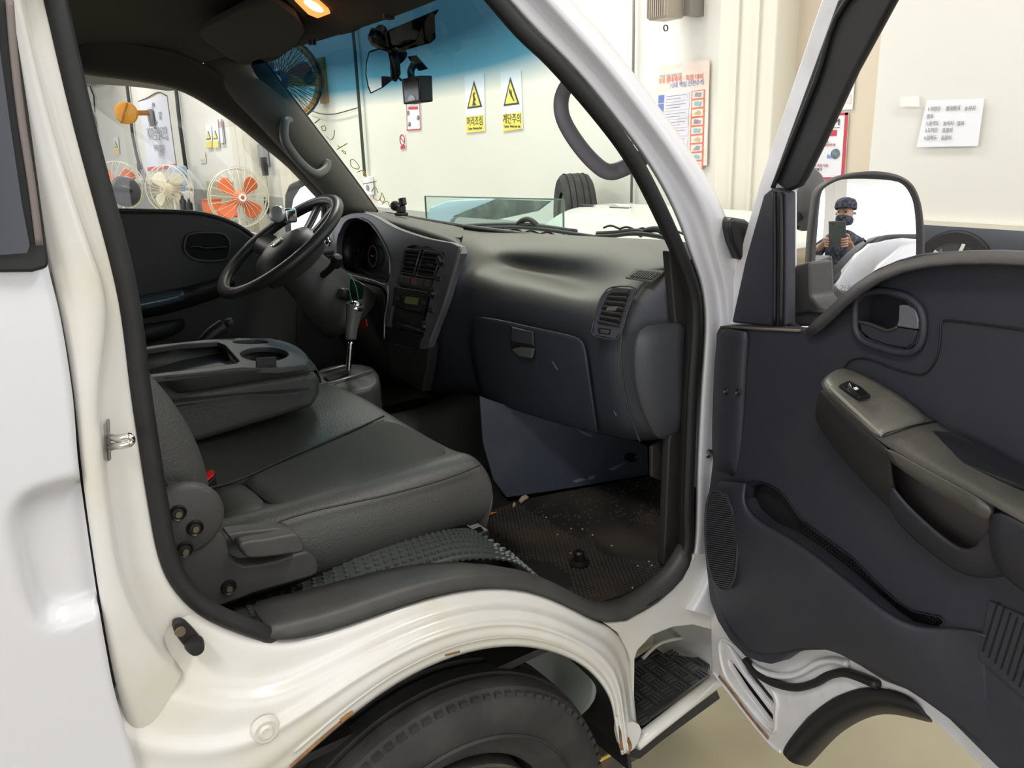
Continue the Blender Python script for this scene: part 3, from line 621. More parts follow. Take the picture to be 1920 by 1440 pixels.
hp = PY(498, 1370, -.838); ho = lathe('plug_cap', [(0, .006), (.008, .007), (.010, .003), (.016, .004), (.020, .001), (.021, -.004)], hp, (0, -1, 0), paint_j, TR, 24)
# black wheel-house liner behind the arch
rows = [[PY(u, v, -.80) for u, v in AR[3:]], [PY(u, v, -.80)+V((0, .18, .02)) for u, v in AR[3:]], [PY(u, v, -.80)+V((0, .42, .02)) for u, v in AR[3:]]]
plate('pale_inner_panel', [PX(u, v, .258) for u, v in [(955, 1205), (1015, 1200), (1065, 1215), (1105, 1265), (1113, 1300), (1100, 1330), (1070, 1345), (1030, 1300), (985, 1262), (960, 1245)]], (.012, 0, 0), mat('pale_green_grey', (.42, .45, .40), .6), TR, smooth=2, bevel=.006)
grid('wheel_house', rows, rub, TR, 1)
lb = plate('mudguard', [V((-.45, -.50, .40)), V((-.33, -.50, .66)), V((-.1, -.50, .76)), V((.05, -.50, .74)), V((.08, -.50, .60)), V((.02, -.50, .3))], (0, .01, 0), rub, TR)
# grey tank / strut seen through the arch
lathe('fluid_tank', [(0, 0), (.085, .0), (.095, .03), (.095, .26), (.08, .30), (0, .30)], PY(1050, 1310, -.46)+V((0, 0, -.06)), (-.12, 0, 1), mat('pale_tank', (.40, .42, .38), .5), TR, 28)
tube('brake_hose', [PY(u, v, -.52) for u, v in [(1098, 1215), (1118, 1270), (1128, 1320), (1115, 1345), (1080, 1352)]], .017, blk, TR)
box('chassis_bracket', PY(1135, 1395, -.55), (.16, .12, .07), mat('dirty_steel', (.05, .045, .04), .7, c2=(.12, .07, .03), vscale=20), TR, bevel=.01)
tube('yellow_strap', [PY(1120, 1428, -.62), PY(1150, 1412, -.62), PY(1165, 1405, -.62)], .004, mat('yellow_strap', (.65, .45, .05)), TR)
box('frame_rail', (-.2, -.36, .38), (2.6, .08, .14), mat('frame_black', (.02, .02, .02), .7), TR, bevel=.01)
box('frame_rail', (-.2, .36, .38), (2.6, .08, .14), MATS['frame_black'], TR, bevel=.01)
# --- wheel
def wheel(y, s, lab=None):
    c = V((-.095, y, .345)); ax = (0, s, 0); R = .345; w_ = .20
    t = lathe('tyre', [(.195, .0), (.21, .07), (.25, w_*.48), (.295, w_*.51), (.320, w_*.46), (.334, w_*.38), (.337, w_*.37), (.343, w_*.25), (.337, w_*.235), (.337, w_*.205), (.345, w_*.19), (.346, .01), (.340, .005), (.340, -.005), (.346, -.01), (.345, -w_*.19), (.337, -w_*.205), (.337, -w_*.235), (.343, -w_*.25), (.330, -w_*.40), (.30, -w_*.5), (.21, -w_*.4)], c, ax, tyre_m, TR, 120)
    parts = []
    for i in range(90):
        a = 2*math.pi*i/90; Rm = Matrix.Rotation(-a*s, 3, 'Y'); parts.append(bxd(c+Rm@V((.3262, s*w_*.405, 0)), (.012, .014, .013+.003*random.random()), Rm))
    k = multi('shoulder_lugs', parts, tyre_m, t); k['kind'] = 'stuff'
    for i in range(60):
        pass
    lathe('sidewall_ring', [(.256, w_*.485), (.259, w_*.515), (.263, w_*.495)], c, ax, tyre_m, t, 72)
    r = lathe('wheel_rim', [(0, .03), (.05, .03), (.06, .015), (.10, -.01), (.150, .0), (.165, .03), (.178, .055), (.188, .078), (.196, .080), (.196, .05), (.19, -.08)], c, ax, mat('rim_steel', (.16, .15, .14), .45, metal=.6, var=.4, vscale=20), TR, 64)
    for i in range(5): cyl('wheel_nut', c+V((.075*math.cos(i*1.257), s*.02, .075*math.sin(i*1.257))), ax, .012, .025, steel, r, 6)
wheel(-.722, -1); wheel(.722, 1)
# --- A pillar of the right side
W1 = [(860, -110), (935, -15), (1000, 57), (1080, 133), (1133, 200), (1200, 283), (1247, 360), (1277, 427), (1293, 480), (1315, 531), (1322, 595), (1319, 653), (1312, 740), (1307, 840), (1305, 900), (1305, 954), (1302, 1040), (1283, 1085), (1237, 1128)]
O1 = [(950, -140), (1040, -40), (1105, 30), (1187, 130), (1233, 193), (1292, 273), (1340, 350), (1367, 403), (1385, 480), (1396, 540), (1403, 600), (1400, 660), (1394, 740), (1390, 840), (1385, 900), (1380, 954), (1372, 1040), (1365, 1100), (1350, 1160)]
prof = [(0, -.785), (.05, -.800), (.22, -.800), (.32, -.792), (.42, -.796), (.52, -.816), (.62, -.822), (.85, -.818), (1., -.80)]
rows = [[PY(a+(c_-a)*t, b+(d-b)*t, y) for (a, b), (c_, d) in zip(W1, O1)] for t, y in prof]
rows.append([PY(u, v, -.80)+V((.035, .05, .01)) for u, v in O1]); rows.append([PY(u, v, -.80)+V((.045, .10, .01)) for u, v in O1])
grid('front_pillar', rows, paint, TR, 2)
# hinge pillar lower face and step well
hf = Ys([(1133, 1168), (1176, 1165), (1237, 1128), (1283, 1085), (1302, 1040), (1345, 1040), (1372, 1160), (1345, 1195), (1338, 1182), (1300, 1172), (1262, 1176), (1222, 1192), (1196, 1220), (1186, 1250), (1178, 1222), (1160, 1188)], -.801)
plate('hinge_pillar_face', hf, (0, .012, 0), paint_j, TR, bevel=.003)
sw_ = [V((.33, -.57, .33)), V((.62, -.57, .33)), V((.62, -.57, .645)), V((.33, -.57, .645))]
plate('step_well_wall', sw_, (0, .01, 0), paint_j, TR)
plate('step_well_end', [V((.605, -.75, .36)), V((.605, -.57, .36)), V((.605, -.57, .645)), V((.605, -.79, .645))], (.01, 0, 0), paint_j, TR)
plate('step_well_side', [V((.325, -.80, .40)), V((.315, -.6, .40)), V((.315, -.6, .645)), V((.325, -.80, .645))], (-.008, 0, 0), paint_j, TR)
plate('arch_liner', [V((.305, -.81, .34)), V((.30, -.66, .34)), V((.28, -.66, .66)), V((.28, -.79, .62))], (.008, 0, 0), rub, TR)
plate('step_well_top', [V((.32, -.79, .642)), V((.61, -.79, .642)), V((.61, -.57, .642)), V((.32, -.57, .642))], (0, 0, .008), paint_j, TR)
tube('well_rib', [PY(u, v, -.66) for u, v in [(1205, 1235), (1240, 1205), (1290, 1196), (1300, 1205), (1302, 1235), (1335, 1240)]], .004, paint_j, TR)
sp_px = [(1178, 1250), (1225, 1222), (1262, 1226), (1300, 1232), (1334, 1226), (1328, 1265), (1268, 1310), (1205, 1352), (1190, 1352), (1182, 1300)]
SZ = .42
spl = plate('step_plate', [PZ(u, v, SZ) for u, v in sp_px], (0, 0, -.012), mat('black_step_rubber', (.035, .036, .038), .4, var=.3, vscale=20), TR, bevel=.003)
k = 0
for iy in range(9):
    for ix in range(9):
        u0 = V((.36+ix*.034, -.79+iy*.030, SZ+.002)); v = u0-EYE; u_ = 960+FPX*v.dot(RT)/v.dot(FW); v_ = 720-FPX*v.dot(UP)/v.dot(FW)
        # keep the ribs that fall on the plate
        ins = False; n = len(sp_px)
        for i in range(n):
            (x1, y1), (x2, y2) = sp_px[i], sp_px[i-1]
            if (y1 > v_) != (y2 > v_) and u_ < (x2-x1)*(v_-y1)/(y2-y1)+x1: ins = not ins
        if ins:
            d = (ix+iy) % 2
            for q in (-.009, 0, .009): box('tread_rib', u0+(V((q, 0, 0)) if d else V((0, q, 0))), (.0035, .024, .004) if d else (.024, .0035, .004), mat('step_rib', (.055, .056, .058), .4), spl)
tube('step_sill_bar', [PY(u, v, -.815) for u, v in [(1192, 1395), (1225, 1368), (1280, 1325), (1350, 1272)]], .014, paint_j, TR, k=8, sm=0)
plate('step_skirt', Ys([(1190, 1405), (1230, 1380), (1345, 1292), (1352, 1310), (1240, 1392), (1200, 1425), (1178, 1420)], -.79), (0, .2, 0), rub, TR, bevel=.004)
plate('pillar_foot', Ys([(1164, 1362), (1190, 1354), (1204, 1368), (1195, 1396), (1178, 1414), (1167, 1396)], -.832), (0, .02, 0), paint_j, TR, bevel=.003, smooth=2)
tube('foot_rust', Ys([(1160, 1395), (1175, 1388), (1172, 1405)], -.832), .003, rust, TR, k=6)

# --- weatherstrip loop and sill trim
WS = [(88, -60), (103, 0), (158, 240), (223, 480), (247, 600), (262, 720), (277, 820), (296, 940), (315, 1040), (345, 1100), (400, 1148), (500, 1188)]
WR = [(1195, 1140), (1255, 1096), (1288, 1035), (1290, 950), (1294, 840), (1298, 740), (1304, 653), (1306, 600), (1302, 550), (1280, 485), (1240, 395), (1190, 300), (1125, 212), (1045, 120), (985, 62), (915, -20), (850, -90)]
loop = Ys(WS, -.795)+[V((-.33, -.775, .888)), V((-.2, -.775, .870)), V((-.05, -.775, .850)), V((.08, -.775, .79)), V((.2, -.775, .69))]+Ys(WR, -.795)+[V((-.12, -.79, 1.79)), V((-.35, -.79, 1.80))]
wsx = crom(loop, 4, True)
sweep('weatherstrip', wsx, circ(.0085, 10, .012), rub, TR, True)
rows = []
in_ = [p+V((0, .045, 0)) for p in loop]
# inner black pinch trim facing into the cab
grid('pinch_trim', [wsx+[wsx[0]], [p+V((0, .022, 0)) for p in wsx]+[wsx[0]+V((0, .022, 0))]], dark_m, TR, 0, .006)
# front scuttle side trim (dark area beside the dashboard)
plate('scuttle_side_trim', [PY(u, v, -.745) for u, v in [(1255, 470), (1282, 480), (1300, 560), (1300, 700), (1292, 860), (1288, 1040), (1262, 1085), (1245, 1060), (1255, 830), (1275, 700)]], (0, .02, 0), dark_m, TR, bevel=.004)
sl0 = [(502, 1206), (600, 1189), (700, 1153), (800, 1117), (900, 1098), (987, 1103), (1054, 1130), (1103, 1158), (1133, 1168), (1176, 1164), (1237, 1128), (1283, 1085), (1301, 1040)]
sl1 = [(502, 1182), (600, 1163), (700, 1127), (800, 1094), (900, 1076), (987, 1080), (1050, 1104), (1098, 1132), (1135, 1146), (1176, 1141), (1228, 1108), (1268, 1070), (1288, 1030)]
a = Ys(sl0, -.803); b = Ys(sl1, -.80); c_ = [p+V((0, .028, .004)) for p in b]
sh = [.105, .10, .095, .085, .07, .05, .035, .03, .03, .03, .03, .02, .02]
d = [p+V((-.0, s, -.008)) for p, s in zip(b, sh)]
grid('sill_trim', [a, b, [p+V((0, .008, .003)) for p in b], c_, d], hardp, TR, 1, .004)
# --- floor, humps, mat
box('cab_floor', (.26, 0, .655), (1.42, 1.5, .015), dark_m, TR)
box('engine_hump', (-.25, 0, .75), (.72, 1.36, .19), dark_m, TR, bevel=.02)
sd0 = [(455, 1170), (560, 1142), (700, 1098), (800, 1066), (880, 1048), (960, 1052), (1010, 1085)]
sd1 = [(440, 1148), (560, 1118), (690, 1062), (790, 1030), (860, 1010), (920, 1020), (985, 1062)]
sd2 = [(430, 1140), (560, 1100), (680, 1040), (780, 1008), (850, 995), (895, 1000), (960, 1040)]
stp = mat('step_rubber_green_grey', (.046, .052, .049), .5, var=.2, vscale=10)
A3 = [PY(u, v, -.70) for u, v in sd0]; B3 = [PY(u, v, -.665) for u, v in sd1]; C3 = [PY(u, v, -.63) for u, v in sd2]
qb = lambda a, b, c_, t: (1-t)**2*a+2*t*(1-t)*b+t*t*c_
ra = crom(A3, 13); rb = crom(B3, 13); rc = crom(C3, 13)
thr = grid('threshold_rubber', [[qb(a, b, c_, t/8) for a, b, c_ in zip(ra, rb, rc)] for t in range(9)]+[[p+V((0, .12, 0)) for p in rc]], stp, TR, 0, .004, off=-1)
# checker studs on the threshold rubber
parts = []
for i in range(4, len(ra), 2):
    for j in range(7):
        t = j/6; p = (1-t)**2*ra[i]+2*t*(1-t)*rb[i]+t*t*rc[i]; parts.append(bxd(p+V((0, 0, .0005)), (.0062, .0060, .004)))
st_ = multi('checker_studs', parts, mat('stud_grey', (.058, .066, .063), .45), thr); st_['kind'] = 'stuff'
FM = [(905, 968), (945, 946), (1020, 928), (1130, 908), (1205, 893), (1245, 905), (1276, 950), (1284, 1035), (1235, 1085), (1150, 1118), (1090, 1130), (1010, 1092), (950, 1050), (905, 1005), (885, 985)]
fmo = plate('floor_mat', [PZ(u, v, .685) for u, v in FM], (0, 0, -.012), mat_m, None, smooth=3, bevel=.002)
tag(fmo, 'dirty dark rubber floor mat in the passenger footwell', 'floor mat')
box('footwell_floor', (.60, -.42, .668), (.7, .66, .008), mat('footwell_carpet', (.016, .015, .014), .9), TR)
# dimple pattern of the mat
parts = []
def inpoly(px, u_, v_):
    ins = False
    for i in range(len(px)):
        (x1, y1), (x2, y2) = px[i], px[i-1]
        if (y1 > v_) != (y2 > v_) and u_ < (x2-x1)*(v_-y1)/(y2-y1)+x1: ins = not ins
    return ins
for i in range(64):
    for j in range(70):
        p = V((.26+i*.0098+(.0049 if j % 2 else 0), -.75+j*.0085, .686)); q = p-EYE
        u_, v_ = 960+FPX*q.dot(RT)/q.dot(FW), 720-FPX*q.dot(UP)/q.dot(FW)
        if inpoly(FM, u_+3, v_-3) and inpoly(FM, u_-4, v_+3): 
            a = p.x*40; 
            if (math.sin(p.x*21)+math.sin(p.y*17+2)) > -.6 and (p.x < .43 or p.y < -.5 or random.random() < .15): parts.append(bxd(p, (.0046, .0040, .0026)))
dm_ = multi('dimples', parts, mat('mat_dimple', (.062, .058, .055), .55, c2=(.095, .072, .050), vscale=12), fmo); dm_['kind'] = 'stuff'
kn = empty('mat_fastener', PZ(1086, 1056, .686), 'small black round knob fastening the floor mat', 'fastener')
lathe('base', [(0, 0), (.021, 0), (.021, .006), (.014, .010), (0, .010)], PZ(1086, 1058, .686), (0, 0, 1), blk, kn, 20); lathe('head', [(.011, .01), (.012, .028), (.008, .032), (0, .032)], PZ(1086, 1058, .686), (0, 0, 1), blk, kn, 20)
lf = empty('orange_leaf', PZ(914, 964, .69), 'small bright orange dry leaf on the edge of the floor mat', 'leaf')
lm = mat('leaf_orange', (.75, .25, .03), .6)
plate('blade', [PZ(u, v, .692) for u, v in [(903, 967), (908, 962), (914, 963), (918, 957), (920, 961), (930, 961), (921, 965), (912, 968)]], (0, 0, .0015), lm, lf); tube('stalk', [PZ(920, 963, .694), PZ(931, 961, .696)], .0007, lm, lf, k=5)
for i, (px, lab) in enumerate([([(973, 940), (978, 933), (986, 930), (991, 934), (984, 938), (977, 944)], 'crumpled pale paper scrap beside the floor mat edge'), ([(961, 950), (964, 943), (967, 948), (963, 953)], 'tiny pale paper scrap left of the crumpled one')]):
    e = tag(plate('paper_scrap', [PZ(u, v, .689) for u, v in px], (0, 0, .004), mat('cream_scrap', (.62, .52, .36), .7), None), lab, 'scrap')
random.seed(11)
gp_ = []
for u, v in [(1071, 991), (1111, 1003), (1070, 1037), (1196, 1061), (1217, 1053), (1222, 1060), (1243, 1066), (1246, 1069), (1147, 1023), (1186, 1102), (1024, 970), (1045, 1002), (1092, 992)]: gp_.append(bxd(PZ(u, v, .6885), (.003, .0025, .002)))
g_ = multi('grit', gp_, mat('pale_grit', (.55, .52, .46)), None); tag(g_, 'pale grit crumbs scattered on the dirty floor mat', 'grit', kind='stuff')

# --- kick panel below the dashboard
KP = [(899, 742), (950, 760), (1040, 790), (1120, 812), (1196, 828), (1214, 838), (1216, 890), (1130, 905), (1040, 920), (950, 933), (925, 900), (905, 830)]
nK = V((-.287, -.958, .16)).normalized(); p0K = PZ(1216, 892, .69)
kp = plate('kick_panel', [PL(u, v, p0K, nK) for u, v in KP], nK*-.008, blue_m, TR, bevel=.002, holes=[[PL(1185+14*math.cos(t*.524), 858+8.5*math.sin(t*.524), p0K, nK) for t in range(12)]])
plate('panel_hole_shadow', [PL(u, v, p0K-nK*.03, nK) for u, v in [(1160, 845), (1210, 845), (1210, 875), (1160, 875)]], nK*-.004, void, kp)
cyl('hole_bolt', PL(1192, 857, p0K-nK*.025, nK), nK, .007, .012, steel, kp, 6)
for px in ([(1078, 802), (1090, 808), (1108, 815), (1112, 820), (1095, 815)], [(1092, 800), (1112, 806), (1110, 812)], [(1140, 880), (1165, 870), (1175, 866), (1150, 882)], [(1102, 900), (1104, 893), (1116, 891), (1114, 897)], [(1073, 902), (1090, 896), (1100, 899), (1080, 905)]):
    plate('scuff', [PL(u, v, p0K+nK*.0006, nK) for u, v in px], nK*.0006, mat('scuff_pale', (.15, .16, .19), .7), kp)
plate('kick_side_panel', [PY(u, v, -.70) for u, v in [(1216, 836), (1240, 822), (1280, 820), (1292, 930), (1285, 960), (1245, 903), (1216, 892)]], (0, -.01, 0), dark_m, TR, bevel=.003)
plate('left_kick_panel', [V((.25, .765, .65)), V((.95, .765, .65)), V((.95, .765, 1.2)), V((.60, .765, 1.32)), V((.25, .765, 1.15))], (0, .01, 0), dark_m, TR)
plate('bare_metal_tab', [PY(u, v, -.735) for u, v in [(1257, 817), (1273, 815), (1275, 832)]], (0, -.004, 0), paint_d, TR)
# dark tunnel side, centre tunnel and bulkhead
plate('bulkhead', [V((.90, -.74, .66)), V((.90, .74, .66)), V((.90, .74, 1.24)), V((.90, -.74, 1.24))], (.02, 0, 0), dark_m, TR)
rows = [[V((.02, .22, .70)), V((.30, .22, .70)), V((.55, .24, .72)), V((.78, .26, .9))], [V((.02, .20, .84)), V((.30, .2, .84)), V((.52, .2, .84)), V((.74, .22, 1.0))], [V((.02, .05, .88)), V((.28, .05, .88)), V((.50, .05, .86)), V((.72, .05, 1.0))], [V((.02, -.08, .84)), V((.24, -.05, .85)), V((.44, .02, .82)), V((.70, .04, .90))], [V((.02, -.10, .68)), V((.28, -.08, .68)), V((.46, .0, .67)), V((.72, .02, .67))]]
grid('tunnel_cover', rows, mat('tunnel_vinyl', (.030, .030, .029), .6, bump=.3, bscale=200), TR, 2)
# ================================================================ CAB INTERIOR
# --- dashboard, passenger side (u, v, x) ; 'y' rows give a point on a plane of constant y
def G(t): return PY(t[0], t[1], t[2][1]) if isinstance(t[2], tuple) else PX(t[0], t[1], t[2])
Yn = lambda y: ('y', y)
dg = [
 [(868, 424, .745), (910, 431, .75), (985, 437, .752), (1070, 441, .735), (1160, 446, .70), (1215, 448, .68), (1262, 450, .655), (1300, 455, Yn(-.76))],
 [(869, 436, .66), (905, 446, .66), (985, 450, .66), (1070, 455, .65), (1160, 462, .62), (1215, 466, .60), (1264, 470, .58), (1298, 480, Yn(-.755))],
 [(868, 446, .50), (900, 462, .55), (975, 472, .575), (1060, 478, .575), (1130, 488, .56), (1185, 495, .50), (1245, 500, .46), (1292, 496, Yn(-.75))],
 [(862, 466, .42), (893, 490, .50), (960, 508, .61), (1050, 526, .60), (1112, 541, .57), (1165, 520, .46), (1222, 512, Yn(-.675)), (1288, 503, Yn(-.745))],
 [(852, 510, .42), (884, 518, .47), (965, 520, .455), (1050, 538, .445), (1112, 554, .435), (1152, 545, .42), (1202, 536, Yn(-.685)), (1286, 530, Yn(-.74))],
 [(845, 535, .42), (878, 545, .45), (960, 540, .425), (1045, 558, .415), (1108, 574, .41), (1140, 575, .395), (1180, 575, Yn(-.69)), (1285, 570, Yn(-.735))],
 [(836, 565, .42), (872, 575, .44), (955, 572, .405), (1042, 592, .40), (1103, 606, .395), (1131, 612, .385), (1166, 618, Yn(-.69)), (1284, 620, Yn(-.735))],
 [(824, 600, .42), (868, 598, .435), (952, 600, .415), (1040, 620, .41), (1100, 634, .405), (1128, 645, .385), (1161, 660, Yn(-.69)), (1284, 670, Yn(-.735))],
 [(810, 640, .43), (870, 640, .44), (952, 650, .42), (1040, 670, .415), (1108, 690, .41), (1132, 700, .39), (1163, 715, Yn(-.69)), (1284, 720, Yn(-.735))],
 [(800, 685, .45), (880, 690, .455), (955, 712, .435), (1045, 738, .43), (1118, 755, .425), (1143, 765, .405), (1176, 775, Yn(-.69)), (1283, 775, Yn(-.735))],
 [(792, 730, .48), (898, 738, .475), (965, 765, .455), (1048, 793, .45), (1125, 812, .445), (1160, 818, .425), (1196, 828, Yn(-.69)), (1280, 817, Yn(-.735))],
 [(800, 745, .60), (905, 741, .58), (970, 768, .57), (1050, 796, .56), (1127, 814, .55), (1162, 820, .53), (1200, 830, .53), (1276, 818, Yn(-.72))]]
da = grid('dashboard', [[G(t) for t in r] for r in dg], dash_m, TR, 3)
# paler upper skin of the dashboard, driver side hood
base = [(700, 393, .63), (748, 401, .69), (800, 411, .73), (852, 419, .742), (870, 425, .745)]
upe = [(676, 397, .45), (725, 406, .45), (785, 423, .45), (840, 441, .45), (868, 449, .46)]
lwe = [(676, 404, .425), (722, 421, .425), (780, 440, .425), (832, 455, .425), (862, 466, .42)]
grid('dashboard_hood', [[G(t) for t in base], [(G(a)+G(b))/2 for a, b in zip(base, upe)], [G(t) for t in upe]], dash_t, TR, 2)
grid('hood_ledge', [[G(t) for t in upe], [G(t) for t in lwe], [G(t)+V((.02, 0, -.01)) for t in lwe]], hardp, TR, 1, .003)
# glove box
gb = [[(893, 590, .422), (950, 601, .400), (1035, 620, .395), (1088, 630, .39), (1101, 642, .395)],
      [(887, 610, .425), (950, 630, .403), (1036, 648, .398), (1094, 664, .393), (1105, 672, .395)],
      [(885, 640, .428), (950, 655, .405), (1038, 676, .400), (1100, 692, .395), (1108, 694, .397)],
      [(892, 690, .443), (955, 712, .420), (1044, 738, .415), (1110, 754, .410), (1117, 756, .412)],
      [(903, 728, .458), (962, 754, .436), (1046, 780, .431), (1116, 798, .426), (1123, 800, .428)],
      [(908, 742, .470), (965, 765, .448), (1048, 791, .443), (1120, 808, .438), (1126, 810, .440)]]
def bez(rows):   # rows of (u,v,x) -> 3D
    return [[G(t)+V((-.006, 0, 0)) for t in r] for r in rows]
gv = grid('glovebox_door', bez(gb), mat('glovebox_plastic', (.038, .042, .053), .5, bump=.35, bscale=900, var=.15, vscale=14), TR, 2, .006)
gl0 = [PX(u, v, .372) for u, v in [(957, 613), (985, 618), (1000, 622), (1001, 664), (996, 672), (972, 668), (958, 655), (955, 635)]]
lt = plate('glovebox_latch', [PX(u, v, .386) for u, v in [(957, 612), (1000, 621), (1001, 664), (996, 673), (970, 668), (957, 655)]], (.008, 0, 0), blk, gv, bevel=.001)
plate('latch_flap', [PX(u, v, .384) for u, v in [(959, 614), (998, 622), (999, 648), (958, 640)]], (.006, 0, 0), dash_m, lt, bevel=.002)
plate('latch_lip', [PX(u, v, .380) for u, v in [(958, 656), (975, 652), (999, 655), (996, 673), (972, 669)]], (.008, 0, .002), mat('worn_lip', (.085, .085, .082), .45), lt, bevel=.003)
for px in ([(1034, 676), (1040, 684), (1046, 694), (1041, 690)], [(1150, 770), (1156, 779), (1154, 779)]): plate('scuff', [PX(u, v, .386) for u, v in px], (.001, 0, 0), MATS['scuff_pale'], gv)
# --- vent pod at the dash end
nV = V((-1, -.30, .25)).normalized(); pV = PX(1150, 590, .378)
def VP_(pts, l=0.): return [PL(u, v, pV+nV*l, nV) for u, v in pts]
vf = plate('side_vent', VP_([(1150, 538), (1192, 541), (1178, 578), (1166, 620), (1152, 636), (1112, 628), (1113, 604), (1122, 570), (1134, 548)]), nV*-.008, dash_m, TR, bevel=.002)
plate('vent_opening', VP_([(1152, 544), (1182, 545), (1170, 575), (1160, 614), (1122, 608), (1128, 578), (1140, 553)], .0008), nV*-.002, void, vf)
for i in range(7):
    t = i/6; a = (1150-27*t, 550+54*t); b = (1181-19*t, 550+62*t)
    sl = VP_([a, b], .003); d = (sl[1]-sl[0])
    plate('vent_slat', [sl[0], sl[1], sl[1]+V((-.006, 0, .006)), sl[0]+V((-.006, 0, .006))], V((0, 0, -.003)), hardp, vf)
plate('vent_tab', VP_([(1138, 575), (1158, 574), (1152, 583), (1134, 583)], .012), nV*-.012, arm_m, vf, bevel=.002)
plate('vent_wheel_slot', VP_([(1121, 614), (1146, 617), (1143, 628), (1121, 625)], .001), nV*-.002, void, vf); plate('vent_wheel', VP_([(1126, 617), (1142, 619), (1140, 626), (1125, 624)], .004), nV*-.004, hardp, vf, bevel=.001)
tube('vent_rim', VP_([(1150, 538), (1192, 541), (1178, 578), (1166, 620), (1152, 636), (1112, 628), (1113, 604), (1122, 570), (1134, 548)], .0005), .0016, hardp, vf, closed=True, k=6, sm=3)
nT = V((-.35, -.12, 1)).normalized(); pT = PX(1212, 514, .455)
def TP(pts, l=0.): return [PL(u, v, pT+nT*(l+.004), nT) for u, v in pts]
dv = plate('demister_vent', TP([(1192, 503), (1247, 507), (1222, 526), (1172, 519)]), nT*-.005, dash_t, TR, bevel=.001)
plate('demister_opening', TP([(1197, 507), (1238, 510), (1219, 523), (1180, 517)], .0006), nT*-.001, void, dv)
for i in range(9):
    t = (i+.5)/9; a = (1197+41*t, 506.5+3.5*t); b = (1179+41*t, 517+6*t); plate('demister_slat', TP([a, (a[0]+2, a[1]), (b[0]+2, b[1]), b], .003), nT*-.003, hardp, dv)
# end trim of the dash, raised map-pocket shaped boss
et = [[(1200, 615), (1238, 605), (1283, 606)], [(1188, 640), (1215, 622), (1283, 618)], [(1186, 690), (1212, 670), (1283, 668)], [(1192, 740), (1218, 730), (1283, 730)], [(1212, 795), (1235, 790), (1282, 785)], [(1235, 826), (1250, 820), (1278, 812)]]
off_ = [[-.735, -.74, -.742], [-.738, -.757, -.762], [-.738, -.763, -.768], [-.738, -.763, -.768], [-.738, -.758, -.763], [-.735, -.74, -.742]]
grid('dash_end_boss', [[PY(u, v, y) for (u, v), y in zip(r, q)] for r, q in zip(et, off_)], mat('boss_plastic', (.055, .058, .068), .5, bump=.3, bscale=800), TR, 2, .004)
tube('dash_end_seam', [PY(u, v, -.696) for u, v in [(1222, 516), (1195, 545), (1174, 590), (1164, 650), (1170, 730), (1184, 785), (1200, 828)]], .0022, hardp, TR, k=6)

# --- centre stack bezel
nB = V((-1, 0, .12)).normalized(); pB = V((.40, 0, 1.32))
def BP(pts, l=0.): return [PL(u, v, pB+nB*l, nB) for u, v in pts]
binn = [(634, 500), (631, 470), (634, 440), (648, 416), (668, 409), (692, 418), (714, 446), (728, 480), (730, 515), (722, 532), (700, 525), (672, 518), (645, 509)]
bezel = [(622, 505), (618, 470), (622, 435), (640, 408), (668, 399), (698, 404), (740, 427), (800, 447), (862, 463), (850, 510), (832, 570), (815, 615), (806, 640), (792, 655), (722, 640), (720, 610), (726, 560), (716, 538), (680, 527), (640, 516)]
stack = [(764, 463), (800, 463), (830, 473), (829, 490), (812, 526), (806, 560), (797, 600), (786, 640), (730, 628), (733, 590), (741, 545), (752, 500)]
bz = plate('instrument_bezel', BP(bezel), nB*-.02, silv, TR, holes=[BP(binn), BP(stack)], smooth=3, bevel=.002, seg=2)
tube('bezel_edge', BP([(864, 462), (851, 510), (833, 570), (816, 615), (806, 642)], .004), .0042, edge_s, bz, k=8)
tube('binnacle_edge', BP([(731, 515), (729, 480), (714, 446), (692, 417), (668, 408), (648, 415), (636, 438)], .002), .0024, edge_s, bz, k=6)
tube('left_edge', BP([(727, 535), (727, 562), (721, 600), (721, 636)], .003), .0025, edge_s, bz, k=6)
cav = [p for p in BP(binn, -.018)]; cb_ = [p+V((.10, 0, -.02)) for p in cav]
bc = grid('instrument_cavity', [cav, cb_], blk, bz, 0, .002, closed=True)
dial = plate('instrument_cluster', [p+V((.085, 0, -.015)) for p in BP(binn)], (.01, 0, 0), mat('cluster_face', (.008, .008, .010), .25), bz)
for u, v in ((665, 470), (700, 480)): 
    c_ = PL(u, v, pB+nB*-.075, nB); lathe('gauge_ring', [(.030, 0), (.034, 0), (.034, .003), (.030, .003)], c_, nB, mat('gauge_grey', (.03, .03, .035), .4), dial, 24); box('needle', c_+nB*.003, (.002, .02, .003), red_i, dial)
cf = plate('centre_stack', BP(stack, -.012), nB*-.01, mat('stack_plastic', (.032, .032, .034), .42), TR)
for k_, (a, b, c_, d) in enumerate([((762, 467), (789, 468), (776, 514), (752, 511)), ((796, 470), (828, 474), (813, 521), (781, 516))]):
    v0 = plate('centre_vent', BP([a, b, c_, d], -.004), nB*-.006, void, cf)
    for i in range(6):
        t = (i+.5)/6; p, q = (a[0]+(d[0]-a[0])*t, a[1]+(d[1]-a[1])*t), (b[0]+(c_[0]-b[0])*t, b[1]+(c_[1]-b[1])*t); s = BP([p, q], -.001)
        plate('vent_slat', [s[0], s[1], s[1]+V((-.008, 0, .004)), s[0]+V((-.008, 0, .004))], V((0, 0, -.002)), hardp, v0)
    m_ = BP([((a[0]+c_[0])/2-5, (a[1]+c_[1])/2), ((a[0]+c_[0])/2+9, (a[1]+c_[1])/2+2)], .006); box('vent_tab', (m_[0]+m_[1])/2, (.01, .02, .007), dark_m, v0)
    tube('vent_frame', BP([a, b, c_, d], .001), .0026, silv, v0, closed=True, k=6, sm=0)
